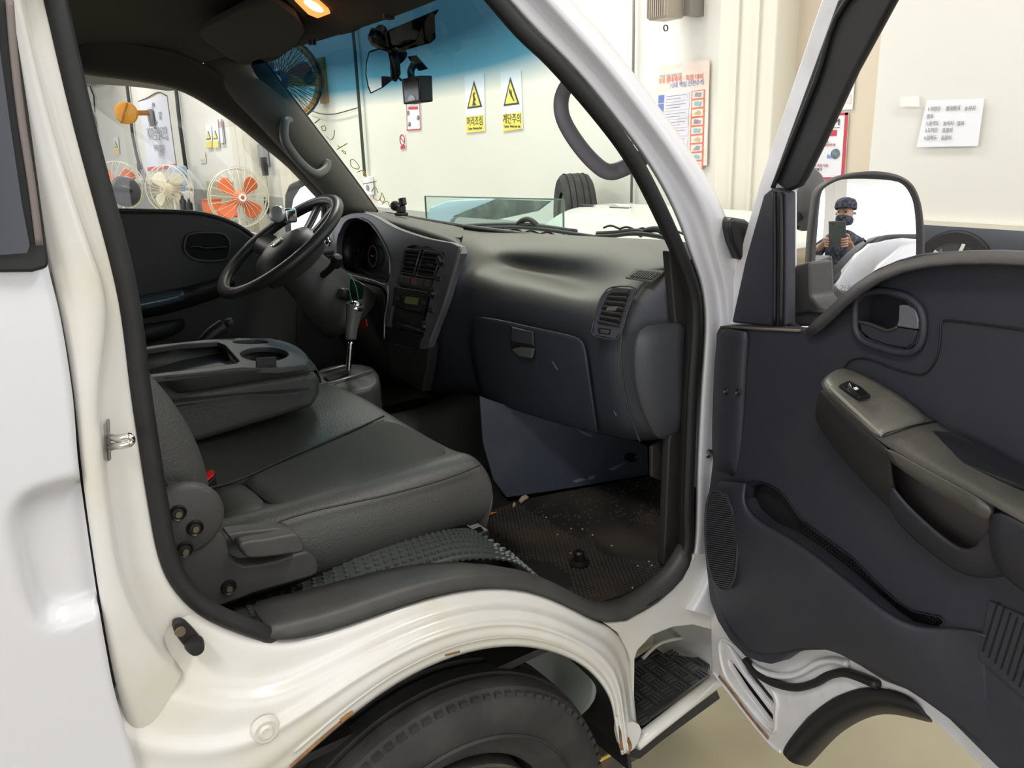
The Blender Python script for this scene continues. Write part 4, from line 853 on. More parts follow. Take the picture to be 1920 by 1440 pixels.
bs = plate('switch_strip', BP([(745, 515), (809, 524), (804, 543), (743, 532)], .0), nB*-.006, hardp, cf, bevel=.001)
for i in range(5):
    t0, t1 = i/5+.02, (i+1)/5-.02; q = lambda t, s: (745+64*t-(2+3*t)*s, 515+9*t+(17+2*t)*s)
    plate('hazard_button' if i == 2 else 'switch', BP([q(t0, .15), q(t1, .15), q(t1, .85), q(t0, .85)], .004), nB*-.004, mat('worn_red', (.20, .07, .07), .5) if i == 2 else hardp, bs, bevel=.0008)
ra_ = plate('radio', BP([(739, 537), (803, 548), (795, 588), (735, 573)], .0), nB*-.01, blk, cf, bevel=.001)
plate('radio_display', BP([(761, 556), (785, 559), (782, 572), (758, 568)], .001), nB*-.001, mat('green_display', (.10, .14, .045), .3, emit=(.10, .14, .03), estr=.08), ra_)
plate('disc_slot', BP([(753, 547), (797, 554), (796, 557), (752, 550)], .001), nB*-.001, void, ra_)
for u, v in ((747, 560), (796, 568)): lathe('radio_knob', [(0, .010), (.007, .010), (.008, 0)], PL(u, v, pB, nB), nB, dark_m, ra_, 16)
for i in range(5): u = 757+i*6.5; plate('radio_button', BP([(u, 575+i), (u+5, 576+i), (u+4, 580+i), (u-1, 579+i)], .002), nB*-.002, dark_m, ra_)
pk_ = plate('open_pocket', BP([(740, 577), (794, 588), (787, 619), (735, 606)], -.003), nB*-.004, void, cf)
tube('pocket_bar', BP([(742, 605), (788, 619)], .004), .003, hardp, pk_, k=6, sm=0)
at_ = plate('ashtray', BP([(723, 612), (788, 629), (784, 655), (720, 640)], .004), nB*-.01, blk, cf, bevel=.002)
for u, v, r in ((828, 489, .014), (825, 524, .006), (812, 550, .013), (811, 582, .006), (796, 612, .012)):
    c_ = PL(u, v, pB+nB*.001, nB); kk = lathe('control_knob', [(0, .012), (r*.75, .012), (r*.85, .004), (r, .002), (r, 0)], c_, nB, blk, bz, 20); lathe('knob_ring', [(r*1.05, .0), (r*1.05, .003), (r*1.25, .003), (r*1.25, 0)], c_, nB, silv, kk, 20)
# left vent and key lamp pod beyond the steering wheel
lp = plate('left_dash_end', BP([(603, 500), (606, 462), (616, 438), (628, 430), (628, 500), (624, 512)], .0), nB*-.01, silv, TR, bevel=.002)
lathe('lamp_switch', [(0, .012), (.008, .012), (.012, .004), (.018, .003), (.019, 0)], PL(615, 452, pB, nB), nB, chrome, lp, 20)
plate('left_vent', BP([(607, 472), (624, 470), (622, 492), (605, 494)], .002), nB*-.002, void, lp)
for i in range(3): s = BP([(606, 476+6*i), (623, 474+6*i)], .004); plate('vent_slat', [s[0], s[1], s[1]+V((-.004, 0, .003)), s[0]+V((-.004, 0, .003))], V((0, 0, -.002)), hardp, lp)
# knee panel under the driver side bezel
kn_ = [[(560, 470, .46), (600, 500, .43), (640, 514, .40), (690, 527, .395), (722, 538, .395)], [(560, 530, .45), (600, 545, .41), (640, 555, .37), (690, 560, .37), (722, 570, .39)], [(560, 600, .45), (600, 600, .41), (650, 605, .38), (695, 610, .38), (724, 625, .395)], [(560, 700, .50), (600, 680, .46), (650, 670, .45), (700, 670, .43), (735, 680, .42)], [(570, 760, .60), (620, 740, .58), (660, 730, .55), (710, 720, .50), (792, 732, .48)]]
grid('knee_panel', [[G(t) for t in r] for r in kn_], dark_m, TR, 2, .004)
plate('stack_lower', BP([(720, 640), (806, 642), (800, 690), (790, 735), (735, 700)], -.01), nB*-.03, dark_m, TR, bevel=.004)
# small holder ball on the dash
hb = PX(741, 386, .57); hd = empty('phone_mount', hb, 'small black ball-shaped holder stuck on the dashboard beside the far pillar', 'mount')
sc = lathe('ball', [(.016*math.sin(math.pi*i/10), -.016*math.cos(math.pi*i/10)) for i in range(11)], hb, (0, 0, 1), rub, hd, 20)
c_ = PX(753, 392, .57); box('clamp', c_, (.022, .022, .024), blk, hd, bevel=.004); box('foot', c_+V((0, 0.004, -.016)), (.03, .04, .010), blk, hd, bevel=.003); tube('link_arm', [hb, (hb+c_)/2+V((0, 0, -.012)), c_], .006, blk, hd, k=8)
lathe('jaw', [(0, 0), (.012, .0), (.012, .02), (0, .02)], PX(756, 384, .57), (0, .3, 1), blk, hd, 16)
oc = empty('bulb_screw', PX(694, 404, .43), 'small orange-brown screw on the binnacle hood', 'screw'); lathe('head', [(0, .006), (.006, .005), (.008, 0)], PX(694, 405, .42), (-.5, 0, 1), mat('copper_brown', (.25, .09, .04), .4), oc, 16)

# --- steering column and wheel
SC = V((.121, .40, 1.305)); SN = V((-.573, 0, .82)); SB = basis(SN, (0, 1, 0)); SR = .192
sw_e = empty('steering_wheel', SC, parent=TR)
sp_ = lambda a, r, h=0.: SC+SB@V((r*math.cos(a), r*math.sin(a), h))
rm = sweep('rim', [sp_(2*math.pi*i/64, SR) for i in range(64)], circ(.0175, 14, .0155), mat('wheel_leather', (.030, .029, .028), .38, bump=.15, bscale=500), sw_e, True)
hubm = mat('wheel_hub_plastic', (.035, .034, .033), .45, bump=.1, bscale=600)
hub = lathe('hub', [(0, .052), (.05, .048), (.088, .032), (.106, 0), (.098, -.03), (0, -.045)], SC+SN*-.040, SN, hubm, sw_e, 32)
lathe('badge', [(0, .004), (.014, .004), (.017, .003), (.019, .004), (.021, .0)], SC+SN*.010, SN, chrome, hub, 24); lathe('badge_field', [(0, .001), (.013, .001), (.013, 0)], SC+SN*.0135, SN, steel, hub, 20)
for a in (math.radians(180), math.radians(0)):
    sp1 = [sp_(a, .06, -.03), sp_(a, .12, -.018), sp_(a, SR, 0)]
    sweep('spoke', crom(sp1, 4), [(-.034, -.006), (.034, -.006), (.036, .004), (0, .012), (-.036, .004)], hubm, sw_e, up=SN)
for a in (math.radians(252), math.radians(288)):
    sweep('spoke', crom([sp_(a, .06, -.03), sp_(a, .12, -.02), sp_(a*1.0, SR, 0)], 4), [(-.016, -.005), (.016, -.005), (.016, .004), (-.016, .004)], silv, sw_e, up=SN)
kc = PL(523, 401, SC+SN*.04, SN); kc = PY(522, 402, .44)
kn2 = lathe('spinner_knob', [(0, .018), (.012, .0175), (.020, .014), (.0235, .007), (.022, .0), (.012, -.006), (0, -.008)], kc, (EYE-kc)*.5+V((-.9, 0, .55)), mat('satin_silver', (.80, .80, .84), .32, metal=.55), sw_e, 32)
tube('knob_stem', [kc, kc+V((.03, .0, -.015)), PY(541, 400, .44)], .009, chrome, kn2); box('knob_clamp', PY(543, 404, .44), (.035, .03, .04), chrome, kn2, bevel=.006)
co1 = SC+SN*-.05; rows = []
for i in range(5):
    t = i/4; c_ = co1+SN*(-.22*t)+V((.03*t, 0, 0)); r = .055+.03*t
    rows.append([c_+SB@V((r*math.cos(a)*1.0, r*math.sin(a)*1.2, 0)) for a in [2*math.pi*k/12 for k in range(12)]])
grid('column_shroud', rows, hardp, TR, 1, .003, closed=True)
tube('wiper_stalk', [PY(600, 520, .36), PY(618, 505, .30), PY(630, 490, .26)], .010, blk, TR); lathe('stalk_end', [(0, .0), (.014, .0), (.015, .02), (.012, .032), (0, .034)], PY(628, 498, .27), (PY(634, 480, .25)-PY(628, 498, .27)), blk, TR, 20)
kb = PY(641, 550, .30); lathe('ignition_barrel', [(0, .01), (.012, .008), (.016, 0), (.018, -.03)], kb, (-.7, -.5, .3), dark_m, TR, 24)
ktag = empty('key_tag', kb, 'green string with a dark green tag hanging from the ignition key', 'key tag'); gm = mat('green_string', (.03, .30, .20), .5)
tube('string', [PX(657, 516, .25), PX(655, 540, .25), PX(659, 566, .25)], .0009, gm, ktag, k=5); tube('string', [PX(658, 516, .25), PX(668, 540, .25), PX(672, 564, .25)], .0009, gm, ktag, k=5)
plate('tag', [PX(u, v, .27) for u, v in [(656, 522), (672, 528), (682, 535), (679, 560), (662, 565), (655, 545)]], (.004, 0, 0), mat('dark_green_tag', (.012, .04, .022), .5), ktag, bevel=.001)
rt_ = tag(plate('red_tag', [PX(u, v, .32) for u, v in [(676, 600), (685, 598), (688, 612), (680, 617), (677, 612)]], (.004, 0, 0), mat('red_tag', (.55, .03, .04), .4), None, bevel=.001), 'small red tag hanging beside the gear lever', 'tag')
# --- gear lever and its console
gp = V((-.35, 0, 1)); gc = [PZ(u, v, .985) for u, v in [(596, 692), (640, 682), (682, 682), (704, 690), (712, 708), (700, 725), (640, 735), (600, 728), (590, 710)]]
gco = plate('gear_console', gc, (0, 0, -.14), hardp, TR, bevel=.012, smooth=2)
tube('silver_strip', [PZ(u, v, .991) for u, v in [(600, 697), (640, 687), (655, 685)]], .0035, edge_s, gco, k=6, sm=0); tube('silver_strip', [PZ(u, v, .991) for u, v in [(614, 719), (660, 706), (697, 695)]], .0035, edge_s, gco, k=6, sm=0)
plate('shift_gate', [PZ(u, v, .990) for u, v in [(606, 706), (650, 693), (655, 700), (618, 714)]], (0, 0, -.003), void, gco)
gs = [PY(653, 696, .11), PY(655, 672, .11), PY(658, 640, .11)]
gl = empty('gear_lever', gs[0], parent=TR); tube('shaft', gs, .0075, chrome, gl)
hk = [PY(658, 636, .11), PY(659, 618, .11), PY(662, 600, .11), PY(664, 584, .11), PY(666, 571, .11)]
kbm = mat('shift_knob_grey', (.09, .09, .085), .3)
sweep('knob', crom(hk, 4), circ(.016, 14, .020), kbm, gl, scale=[.72+.5*(i/16)**1.3 for i in range(17)])
lathe('knob_cap', [(0, .014), (.008, .0125), (.0145, .008), (.0185, .001), (.0195, -.008), (.0185, -.010)], hk[-1]+V((0, 0, -.004)), hk[-1]-hk[-2], chrome, gl, 24)
# --- handbrake
hb_ = [PY(380, 645, .16), PY(400, 625, .16), PY(420, 611, .16)]
hbk = tube('handbrake_lever', hb_, .017, rub, TR, k=14); tube('handbrake_button', [PY(424, 607, .16), PY(436, 603, .16)], .010, dark_m, TR, sm=0)

# --- seats
def seat(y0, y1, name, lab=None):
    e = empty(name, (-.1, (y0+y1)/2, .86), parent=TR); S = 1 if y1 > y0 else -1; W = abs(y1-y0)
    prof = [(.04, .862), (.0, .885), (-.012, .93), (-.008, .975), (.008, 1.003), (.035, 1.012), (.075, .998), (.16, .988), (W*.40, .990), (W*.54, .998), (W*.62, 1.002), (W*.80, .998), (W-.02, .99), (W, .96), (W, .87)]
    rows = []
    for x, dz, sc_, low in [(-.385, -.01, 0, 0), (-.38, 0, 0, 0), (-.20, -.004, 0, 0), (-.02, .002, 0, 0), (.07, .004, 0, 0), (.102, .001, 0, 0), (.118, -.018, 0, 0), (.118, -.06, .0, 0), (.10, -.125, 0, .01)]:
        r = []
        for a, z in prof:
            zz = z+dz if x > .103 or dz > -.05 else z
            if dz < -.015 and x > .09: zz = min(z, 1.0+dz) if z > .9 else z
            r.append(V((x, y0+S*a, max(zz, .862))))
        rows.append(r)
    cu = grid('cushion', rows, leather, e, 2)
    return e
ps = seat(-.632, -.205+.33, 'passenger_seat')
def ZT(pts, z, l=0.): return [PZ(u, v, z+l) for u, v in pts]
grid('perforated_insert', [[PZ(*t) for t in r] for r in [[(449, 900, .998), (540, 862, .996), (630, 820, .997), (716, 784, .998)], [(470, 920, .992), (565, 882, .991), (665, 838, .992), (765, 806, .995)], [(494, 940, .992), (600, 900, .991), (705, 856, .993), (815, 830, .998)], [(520, 957, 1.001), (630, 925, 1.000), (745, 888, 1.002), (856, 856, 1.003)]]], leather2, ps, 2, .004, off=1)
grid('rear_insert', [[PZ(*t) for t in r] for r in [[(380, 916, .998), (446, 901, .997)], [(396, 955, .995), (480, 930, .992)], [(414, 985, 1.0), (514, 957, 1.0)]]], leather, ps, 1, .003, off=1)
tube('stitch_seam', [PY(u, v, -.644) for u, v in [(510, 985), (540, 972), (596, 956), (665, 941), (729, 927), (800, 908), (853, 891), (900, 872)]], .0018, mat('seam_thread', (.02, .02, .02), .6), ps, k=5)
tube('cushion_piping', [V((x, -.205-.04, .1)) for x in ()] or [PZ(u, v, 1.003) for u, v in [(380, 918), (449, 899), (540, 858), (640, 816), (720, 780)]], .0022, MATS['seam_thread'], ps, k=5)
for px, y in (([(729, 935), (722, 965), (700, 1010), (672, 1062), (676, 1063), (706, 1010), (727, 968), (733, 937)], -.646), ([(782, 938), (790, 935), (787, 943)], -.646), ([(745, 953), (757, 950), (752, 957)], -.646)):
    pass
# seat back, leaning rearwards
for y0, y1, par in ((-.63, -.22, ps),):
    rows = []
    for z, xf, xb, ins_ in [(.97, -.40, -.52, .03), (1.0, -.362, -.53, .01), (1.05, -.350, -.54, 0), (1.12, -.352, -.56, 0), (1.19, -.372, -.58, 0), (1.26, -.408, -.62, .004), (1.36, -.47, -.67, .01), (1.48, -.55, -.73, .02), (1.56, -.61, -.76, .04), (1.58, -.66, -.74, .07)]:
        rows.append([V((xf+.03, y0+ins_+.005, z)) if False else V((xb, y0+ins_+.02, z)), V(((xf+xb)/2, y0+ins_-.005, z)), V((xf-.02, y0+ins_, z)), V((xf, y0+ins_+.035, z)), V((xf-.012, (y0+y1)/2, z)), V((xf, y1-ins_-.035, z)), V((xf-.02, y1-ins_, z)), V(((xf+xb)/2, y1-ins_, z)), V((xb, y1-ins_-.02, z))])
    grid('backrest', rows, leather, par, 2, closed=True)
# recliner bracket, lever, rail
rb_ = plate('recliner_cover', [PY(u, v, -.668) for u, v in [(312, 918), (340, 915), (364, 930), (380, 955), (398, 988), (424, 1008), (432, 1040), (458, 1060), (520, 1050), (575, 1034), (594, 1052), (596, 1068), (585, 1082), (480, 1112), (415, 1137), (380, 1133), (352, 1095), (330, 1040), (318, 985)]], (0, .03, 0), hardp, ps, bevel=.006, smooth=2)
lathe('recliner_disc', [(0, .010), (.045, .010), (.052, .006), (.055, 0)], PY(345, 972, -.668), (0, -1, 0), hardp, rb_, 36)
for u, v in ((334, 962), (366, 990), (347, 1030), (429, 1101)): lathe('bolt_recess', [(0, .001), (.007, .001), (.010, .004), (.012, .0)], PY(u, v, -.679 if v < 1050 else -.669), (0, -1, 0), blk, rb_, 18)
for u, v in ((335, 965), (367, 993), (348, 1036), (430, 1105)): lathe('bolt', [(0, .002), (.0045, .002), (.005, 0)], PY(u, v, -.681 if v < 1050 else -.671), (0, -1, 0), mat('dull_brass', (.16, .13, .09), .5, metal=.5), rb_, 12)
lv = plate('recliner_lever', [PY(u, v, -.695) for u, v in [(449, 1018), (500, 1010), (553, 1001), (566, 1012), (572, 1034), (540, 1041), (495, 1047), (465, 1047), (456, 1038)]], (0, .032, 0), hardp, ps, bevel=.005, smooth=2)
plate('lever_top', [PY(u, v, -.67) for u, v in [(424, 1002), (450, 997), (520, 990), (545, 992), (556, 1002), (455, 1017), (440, 1022)]], (0, .03, .0), hardp, ps, bevel=.004)
box('seat_rail', (-.13, -.60, .842), (.50, .04, .028), blk, ps, bevel=.003); box('seat_rail', (-.13, -.22, .842), (.50, .04, .028), blk, ps, bevel=.003)
box('under_frame', (-.14, -.42, .845), (.48, .42, .02), blk, ps)
sb = empty('seat_belt_buckle', PZ(390, 893, 1.01), parent=TR)
bk = [PZ(u, v, 1.012) for u, v in [(377, 904), (379, 893), (398, 881), (404, 886), (403, 893), (383, 910)]]
plate('buckle_body', [p+V((0, 0, -.002)) for p in bk], (0, 0, -.03), blk, sb, bevel=.002); plate('red_button', [sum(bk, V())/6+(p-sum(bk, V())/6)*.86 for p in bk], (0, 0, .004), mat('buckle_red', (.62, .02, .02), .35), sb, bevel=.001)
# folded middle backrest with tray
ms = empty('folded_middle_seat', (-.2, -.04, 1.02), parent=TR)
pad = plate('leather_pad', [PY(u, v, -.205) for u, v in [(290, 745), (333, 738), (453, 718), (569, 699), (596, 697), (603, 715), (602, 740), (590, 764), (480, 797), (380, 828), (300, 845)]], (0, .33, 0), leather, ms, bevel=.016, seg=4)
nC = V((.12, 0, 1)).normalized(); pC = V((-.30, -.20, 1.158))
def CP(pts, l=0.): return [PL(u, v, pC+nC*l, nC) for u, v in pts]
trh = [(262, 657), (340, 645), (375, 643), (408, 641), (422, 646), (449, 676), (445, 681), (380, 690), (303, 699), (262, 704)]
cup = [(496+46*math.cos(a), 664+13.5*math.sin(a)) for a in [2*math.pi*i/20 for i in range(20)]]
cup2 = [(470+34*math.cos(a), 641+4.2*math.sin(a)) for a in [2*math.pi*i/16 for i in range(16)]]
outl = [(235, 656), (300, 646), (385, 637), (440, 634), (507, 634), (542, 643), (566, 656), (578, 672), (574, 684), (520, 690), (452, 689), (380, 697), (302, 705), (235, 712)]
tr_ = plate('console_tray', CP(outl), nC*-.012, cons_m, ms, holes=[CP(trh), CP(cup), CP(cup2)], bevel=.002)
grid('tray_sides', [CP(trh, -.006), [p+V((0, 0, -.07)) for p in CP(trh)]], cons_m, tr_, 0, .002, closed=True)
grid('cup_sides', [CP(cup, -.006), [p+V((0, 0, -.06)) for p in CP(cup)]], cons_m, tr_, 0, .002, closed=True)
grid('cup_sides', [CP(cup2, -.006), [p+V((0, 0, -.06)) for p in CP(cup2)]], cons_m, tr_, 0, .002, closed=True)
zz = V((0, 0, -.055))
plate('tray_floor', [p+zz for p in CP(outl)], (0, 0, -.004), cons_m, tr_)
o_near = [(302, 705), (380, 697), (452, 689), (520, 690), (574, 684), (578, 672)]
lo_near = [(333, 738), (400, 727), (453, 718), (520, 708), (574, 699), (592, 694)]
aa = CP(o_near); bb_ = [PY(u, v, -.207) for u, v in lo_near]
grid('console_side', [aa, [L3(p, q, .15)+V((0, -.004, 0)) for p, q in zip(aa, bb_)], [L3(p, q, .9)+V((0, -.004, 0)) for p, q in zip(aa, bb_)], bb_], cons_m, ms, 1, .003)
plate('cup_notch', [PY(u, v, -.214) for u, v in [(480, 672), (518, 669), (519, 698), (515, 702), (486, 706), (481, 701)]], (0, .004, 0), dark_m, ms, bevel=.001)
fr_ = [CP([(578, 672)])[0], CP([(566, 656)])[0], CP([(542, 643)])[0], CP([(507, 634)])[0]]
grid('console_front', [fr_, [p+V((.02, .0, -.03)) for p in fr_], [p+V((.025, 0, -.07)) for p in fr_]], cons_m, ms, 1, .003)
# driver seat (mostly hidden)
ds = seat(.64, .17, 'driver_seat')
rows = [[V((x, y, z)) for x, y in ((xf-.16, .2), (xf-.02, .18), (xf, .22), (xf-.01, .4), (xf, .60), (xf-.02, .64), (xf-.16, .62))] for z, xf in [(.97, -.38), (1.1, -.38), (1.26, -.43), (1.4, -.53), (1.56, -.64)]]
grid('backrest', rows, leather, ds, 2, closed=True)

# --- left door, seen from inside
ld = empty('left_door', (.1, .78, .7), parent=TR)
belt = [(150, 397), (230, 396), (330, 398), (380, 402), (420, 413), (450, 427), (475, 445), (500, 472), (540, 520), (560, 560)]
tp = plate('trim_panel', [PY(u, v, .755) for u, v in belt+[(560, 720), (440, 760), (150, 780)]], (0, .04, 0), dark_m, ld, bevel=.012)
tube('belt_seal', [PY(u, v-1, .765) for u, v in belt], .007, rub, ld)
hp_ = [PY(u, v, .752) for u, v in [(352, 441), (372, 436), (410, 437), (424, 444), (430, 458), (428, 476), (420, 487), (385, 489), (360, 484), (346, 470), (346, 452)]]
hl = plate('handle_recess', hp_, (0, -.004, 0), void, ld); tube('handle_bezel', [p+V((0, -.004, 0)) for p in hp_], .004, hardp, hl, closed=True)
tube('handle_pull', [PY(u, v, .742) for u, v in [(355, 463), (372, 462), (383, 465), (426, 463)]], .004, blk, hl)
ar = [[PY(u, v, y) for u, v, y in r] for r in [[(240, 560, .75), (300, 548, .75), (345, 540, .75), (400, 526, .75), (440, 512, .75)], [(240, 566, .70), (300, 554, .70), (345, 545, .70), (400, 531, .70), (440, 518, .70)], [(240, 585, .69), (300, 575, .69), (345, 562, .69), (400, 548, .69), (440, 530, .69)], [(240, 600, .75), (300, 592, .75), (345, 578, .75), (400, 562, .75), (440, 545, .75)]]]
ams = grid('armrest', ar, dark_m, ld, 2, .004)
tpm = mat('clear_blue_tape', (.06, .09, .11), .18)
grid('wrapped_tape', [[p+V((0, -.002, .001)) for p in r[:3]] for r in ar], tpm, ams, 2, .002)
grid('pale_insert', [[PY(u, v, y-.003) for u, v, y in r] for r in [[(356, 541, .71), (395, 530, .71), (425, 521, .71)], [(356, 551, .69), (395, 541, .69), (425, 531, .69)]]], hardp, ams, 1, .003)
grid('map_pocket', [[PY(u, v, y) for u, v, y in r] for r in [[(240, 610, .75), (300, 606, .73), (345, 596, .75)], [(240, 618, .72), (300, 612, .70), (345, 600, .74)], [(240, 650, .72), (300, 640, .72), (350, 620, .75)]]], dark_m, ld, 1, .003)
wi = [(150, 136), (233, 146), (293, 155), (333, 164), (367, 179), (400, 200), (433, 221), (467, 247), (500, 276), (533, 301), (560, 327), (590, 362), (640, 410)]
wo = [(140, 96), (233, 105), (300, 115), (350, 133), (383, 151), (410, 170), (440, 192), (475, 223), (508, 260), (540, 293), (572, 328), (610, 368), (655, 415)]
grid('window_frame', [[PY(u+16, v-22, .70) for u, v in wo], Ys(wo, .735), Ys([((a+c_)/2, (b+d)/2) for (a, b), (c_, d) in zip(wo, wi)], .745), Ys(wi, .765), [p+V((0, .03, 0)) for p in Ys(wi, .765)]], mat('frame_grey', (.055, .050, .044), .7), ld, 1, .003)
plate('window_glass', Ys([(140, 130)]+wi[1:]+[(600, 470), (500, 472), (475, 445), (420, 413), (330, 398), (140, 397)], .785), (0, .003, 0), gl_m, ld)
plate('outer_skin', [V((-.5, .83, .5)), V((.5, .83, .5)), V((.52, .83, 1.22)), V((.2, .83, 1.30)), V((0, .83, 1.36)), V((-.5, .83, 1.38))], (0, .02, 0), paint, ld, bevel=.01)
box('rear_pillar', (-.52, .79, 1.2), (.09, .09, 1.3), dark_m, TR); box('rear_wall', (-.86, 0, 1.25), (.03, 1.62, 1.2), dark_m, TR)
tube('vent_divider', [PY(u, v, .76) for u, v in [(602, 345), (606, 380), (612, 440)]], .008, blk, ld)
# left door mirror
lm_ = empty('left_door_mirror', PY(560, 400, .98), parent=TR)
p_ = PY(575, 410, 1.0); nm_ = V((-.90, -.44, .0)).normalized(); ho = [PL(u, v, p_-nm_*.006, nm_) for u, v in [(531, 425), (532, 365), (540, 345), (560, 336), (585, 338), (604, 345), (608, 400), (606, 478), (575, 500), (540, 485)]]
plate('housing', ho, nm_*-.05, blk, lm_, bevel=.012)
nm_ = V((-.93, .30, .02)).normalized(); p_ = PY(575, 410, 1.0)
nm_ = V((-.90, -.44, .0)).normalized()
g1 = [PL(u, v, p_, nm_) for u, v in [(545, 400), (551, 372), (563, 353), (580, 344), (594, 348), (602, 400), (598, 470), (575, 490), (548, 470)]]
plate('mirror_glass', g1, nm_*-.002, mirror_m, lm_); tube('mirror_arm', [ho[0]+V((.05, 0, -.05)), PY(600, 480, .86), PY(615, 470, .80)], .014, blk, lm_)
# --- far pillar trim, header and roof lining
we = [(478, 92), (528, 160), (560, 200), (600, 253), (640, 305), (675, 352), (707, 397)]
pe = [(380, 118), (436, 188), (475, 223), (508, 260), (540, 293), (572, 328), (640, 402)]
fp = grid('far_pillar_trim', [Ys(we, .70), Ys(we, .675), [PY((a+c_)/2, (b+d)/2, .665) for (a, b), (c_, d) in zip(we, pe)], Ys(pe, .715), Ys(pe, .74)], pil_m, TR, 2, .002)
gh = [PY(u, v, y) for u, v, y in [(542, 226, .66), (534, 231, .63), (534, 262, .60), (552, 292, .60), (575, 316, .60), (595, 326, .61), (611, 316, .64), (613, 304, .66)]]
tube('far_grab_handle', gh, .0135, hand_m, TR, k=12)
tube('pillar_seal', [p+V((0, .0, 0)) for p in Ys(we, .698)], .006, blk, TR)
nr = [PY(u, v, y) for u, v, y in [(1100, 140, -.74), (1068, 155, -.71), (1053, 185, -.69), (1056, 222, -.69), (1080, 265, -.69), (1112, 303, -.69), (1140, 322, -.69), (1168, 316, -.70), (1205, 296, -.74)]]
sweep('near_grab_handle', crom(nr, 5), circ(.0145, 12, .011), hand_g, TR)
rx = [(-.95, 0), (-.6, 0), (-.3, 0), (0.0, -.005), (.12, -.022)]
ry = [(.765, 1.80), (.74, 1.835), (.62, 1.865), (.3, 1.885), (0, 1.89), (-.3, 1.885), (-.62, 1.865), (-.74, 1.835), (-.775, 1.79)]
hx = [(.17, 1.775), (.175, 1.785), (.155, 1.792), (.20, 1.792), (.205, 1.792), (.20, 1.792), (.155, 1.79), (.06, 1.79), (0., 1.78)]
rows = [[V((x, y, z+dz)) for y, z in ry] for x, dz in rx[:4]]+[[V((h[0]-.07, y, max(h[1]+.035, z-.035))) for (y, z), h in zip(ry, hx)], [V((h[0], y, h[1])) for (y, z), h in zip(ry, hx)], [V((h[0]+.02, y, h[1]+.02)) for (y, z), h in zip(ry, hx)]]
grid('headliner', rows, head_m, TR, 2)
rows = [[V((x, y, z+.05+dz)) for y, z in [(.84, 1.70)]+ry+[(-.80, 1.745)]] for x, dz in [(-.95, 0), (-.5, .01), (-.2, 0), (-.05, -.01), (.03, -.03)]]
grid('roof_skin', rows, paint, TR, 2, .004)
# sun visors
vs_ = [PZ(u, v, z) for u, v, z in [(372, 63, 1.825), (425, 33, 1.832), (480, 7, 1.84), (522, 8, 1.835), (572, 62, 1.81), (520, 112, 1.795), (452, 122, 1.79), (405, 92, 1.805)]]
vz = plate('sun_visor', vs_, (0, 0, .016), mat('visor_cloth', (.085, .078, .072), .9, bump=.2, bscale=400), TR, smooth=2, bevel=.004)
cyl('visor_clip', PZ(585, 74, 1.80), (0, 0, -1), .009, .012, blk, vz, 12); cyl('visor_clip', PZ(728, 24, 1.81), (0, 0, -1), .012, .012, dark_m, TR, 12)
oh = plate('overhead_console', [PZ(u, v, 1.84) for u, v in [(525, -25), (600, -30), (680, 40), (668, 60), (612, 66), (560, 30)]], (0, 0, .02), head_m, TR, smooth=2, bevel=.006)
dl = empty('dome_lamp', PZ(590, 18, 1.835), parent=TR)
lensm = mat('lit_lamp_lens', (.9, .5, .25), .4, emit=(1, .30, .07), estr=1.6)
lens = plate('lens', [PZ(u, v, 1.832) for u, v in [(552, 2), (574, -4), (596, 4), (628, 32), (606, 39), (578, 28)]], (0, 0, .008), lensm, dl, bevel=.002)
plate('bulb_glow', [PZ(u, v, 1.8305) for u, v in [(570, 4), (582, 2), (598, 12), (606, 22), (594, 22), (580, 14)]], (0, 0, .002), mat('lamp_filament', (1, .9, .7), .4, emit=(1, .80, .50), estr=5), dl, smooth=2)
# --- windshield
bs_ = [(.60, .74, 1.335), (.70, .42, 1.305), (.755, 0, 1.292), (.715, -.40, 1.30), (.60, -.745, 1.335)]
ts_ = [(.13, .68, 1.805), (.21, .36, 1.82), (.235, 0, 1.825), (.21, -.36, 1.82), (.10, -.69, 1.80)]
rows = [[V(a)*(1-t)+V(b)*t+V((.03*math.sin(math.pi*t), 0, .03*math.sin(math.pi*t))) for a, b in zip(bs_, ts_)] for t in (0, .33, .66, 1)]
ws_o = grid('windshield', rows, ws_m, TR, 2)
tube('windshield_base_seal', [V(p)+V((.0, 0, .004)) for p in bs_], .008, blk, TR, sm=8)
cow = grid('cowl_panel', [[V(p)+V((.01, 0, .0)) for p in bs_], [V(p)+V((.09, 0, -.03)) for p in bs_], [V(p)+V((.16, 0, -.10)) for p in bs_], [V(p)+V((.19, 0, -.5)) for p in bs_], [V(p)+V((.17, 0, -.9)) for p in bs_]], paint, TR, 2, .003)
# wipers lying at the windshield base
wm = mat('wiper_black', (.018, .022, .018), .5)
for i, px in enumerate([[(850, 428), (900, 425), (960, 424), (1010, 427), (1080, 437), (1120, 443)], [(1120, 441), (1150, 440), (1185, 436), (1215, 438), (1250, 444)]]):
    wp = empty('wiper', PX(*px[0], .79), parent=TR)
    tube('blade', [PX(u, v+2, .79) for u, v in px], .006, wm, wp, k=6); tube('arm', [PX(u, v-3, .80) for u, v in px[:-1]], .007, wm, wp, k=6)
    m_ = [(968, 424), (978, 414), (990, 411), (1000, 416), (1012, 428)] if i == 0 else [(1200, 440), (1215, 432), (1232, 430), (1246, 437)]
    tube('pivot', [PX(u, v, .80) for u, v in m_], .008, wm, wp, k=8)
    for k in range(6): u, v = px[0][0]+k*30+12, 424+2.5*k; tube('linkage', [PX(u, v+3, .80), PX(u+14, v-1, .80), PX(u+30, v+5, .80)], .003, wm, wp, k=5)
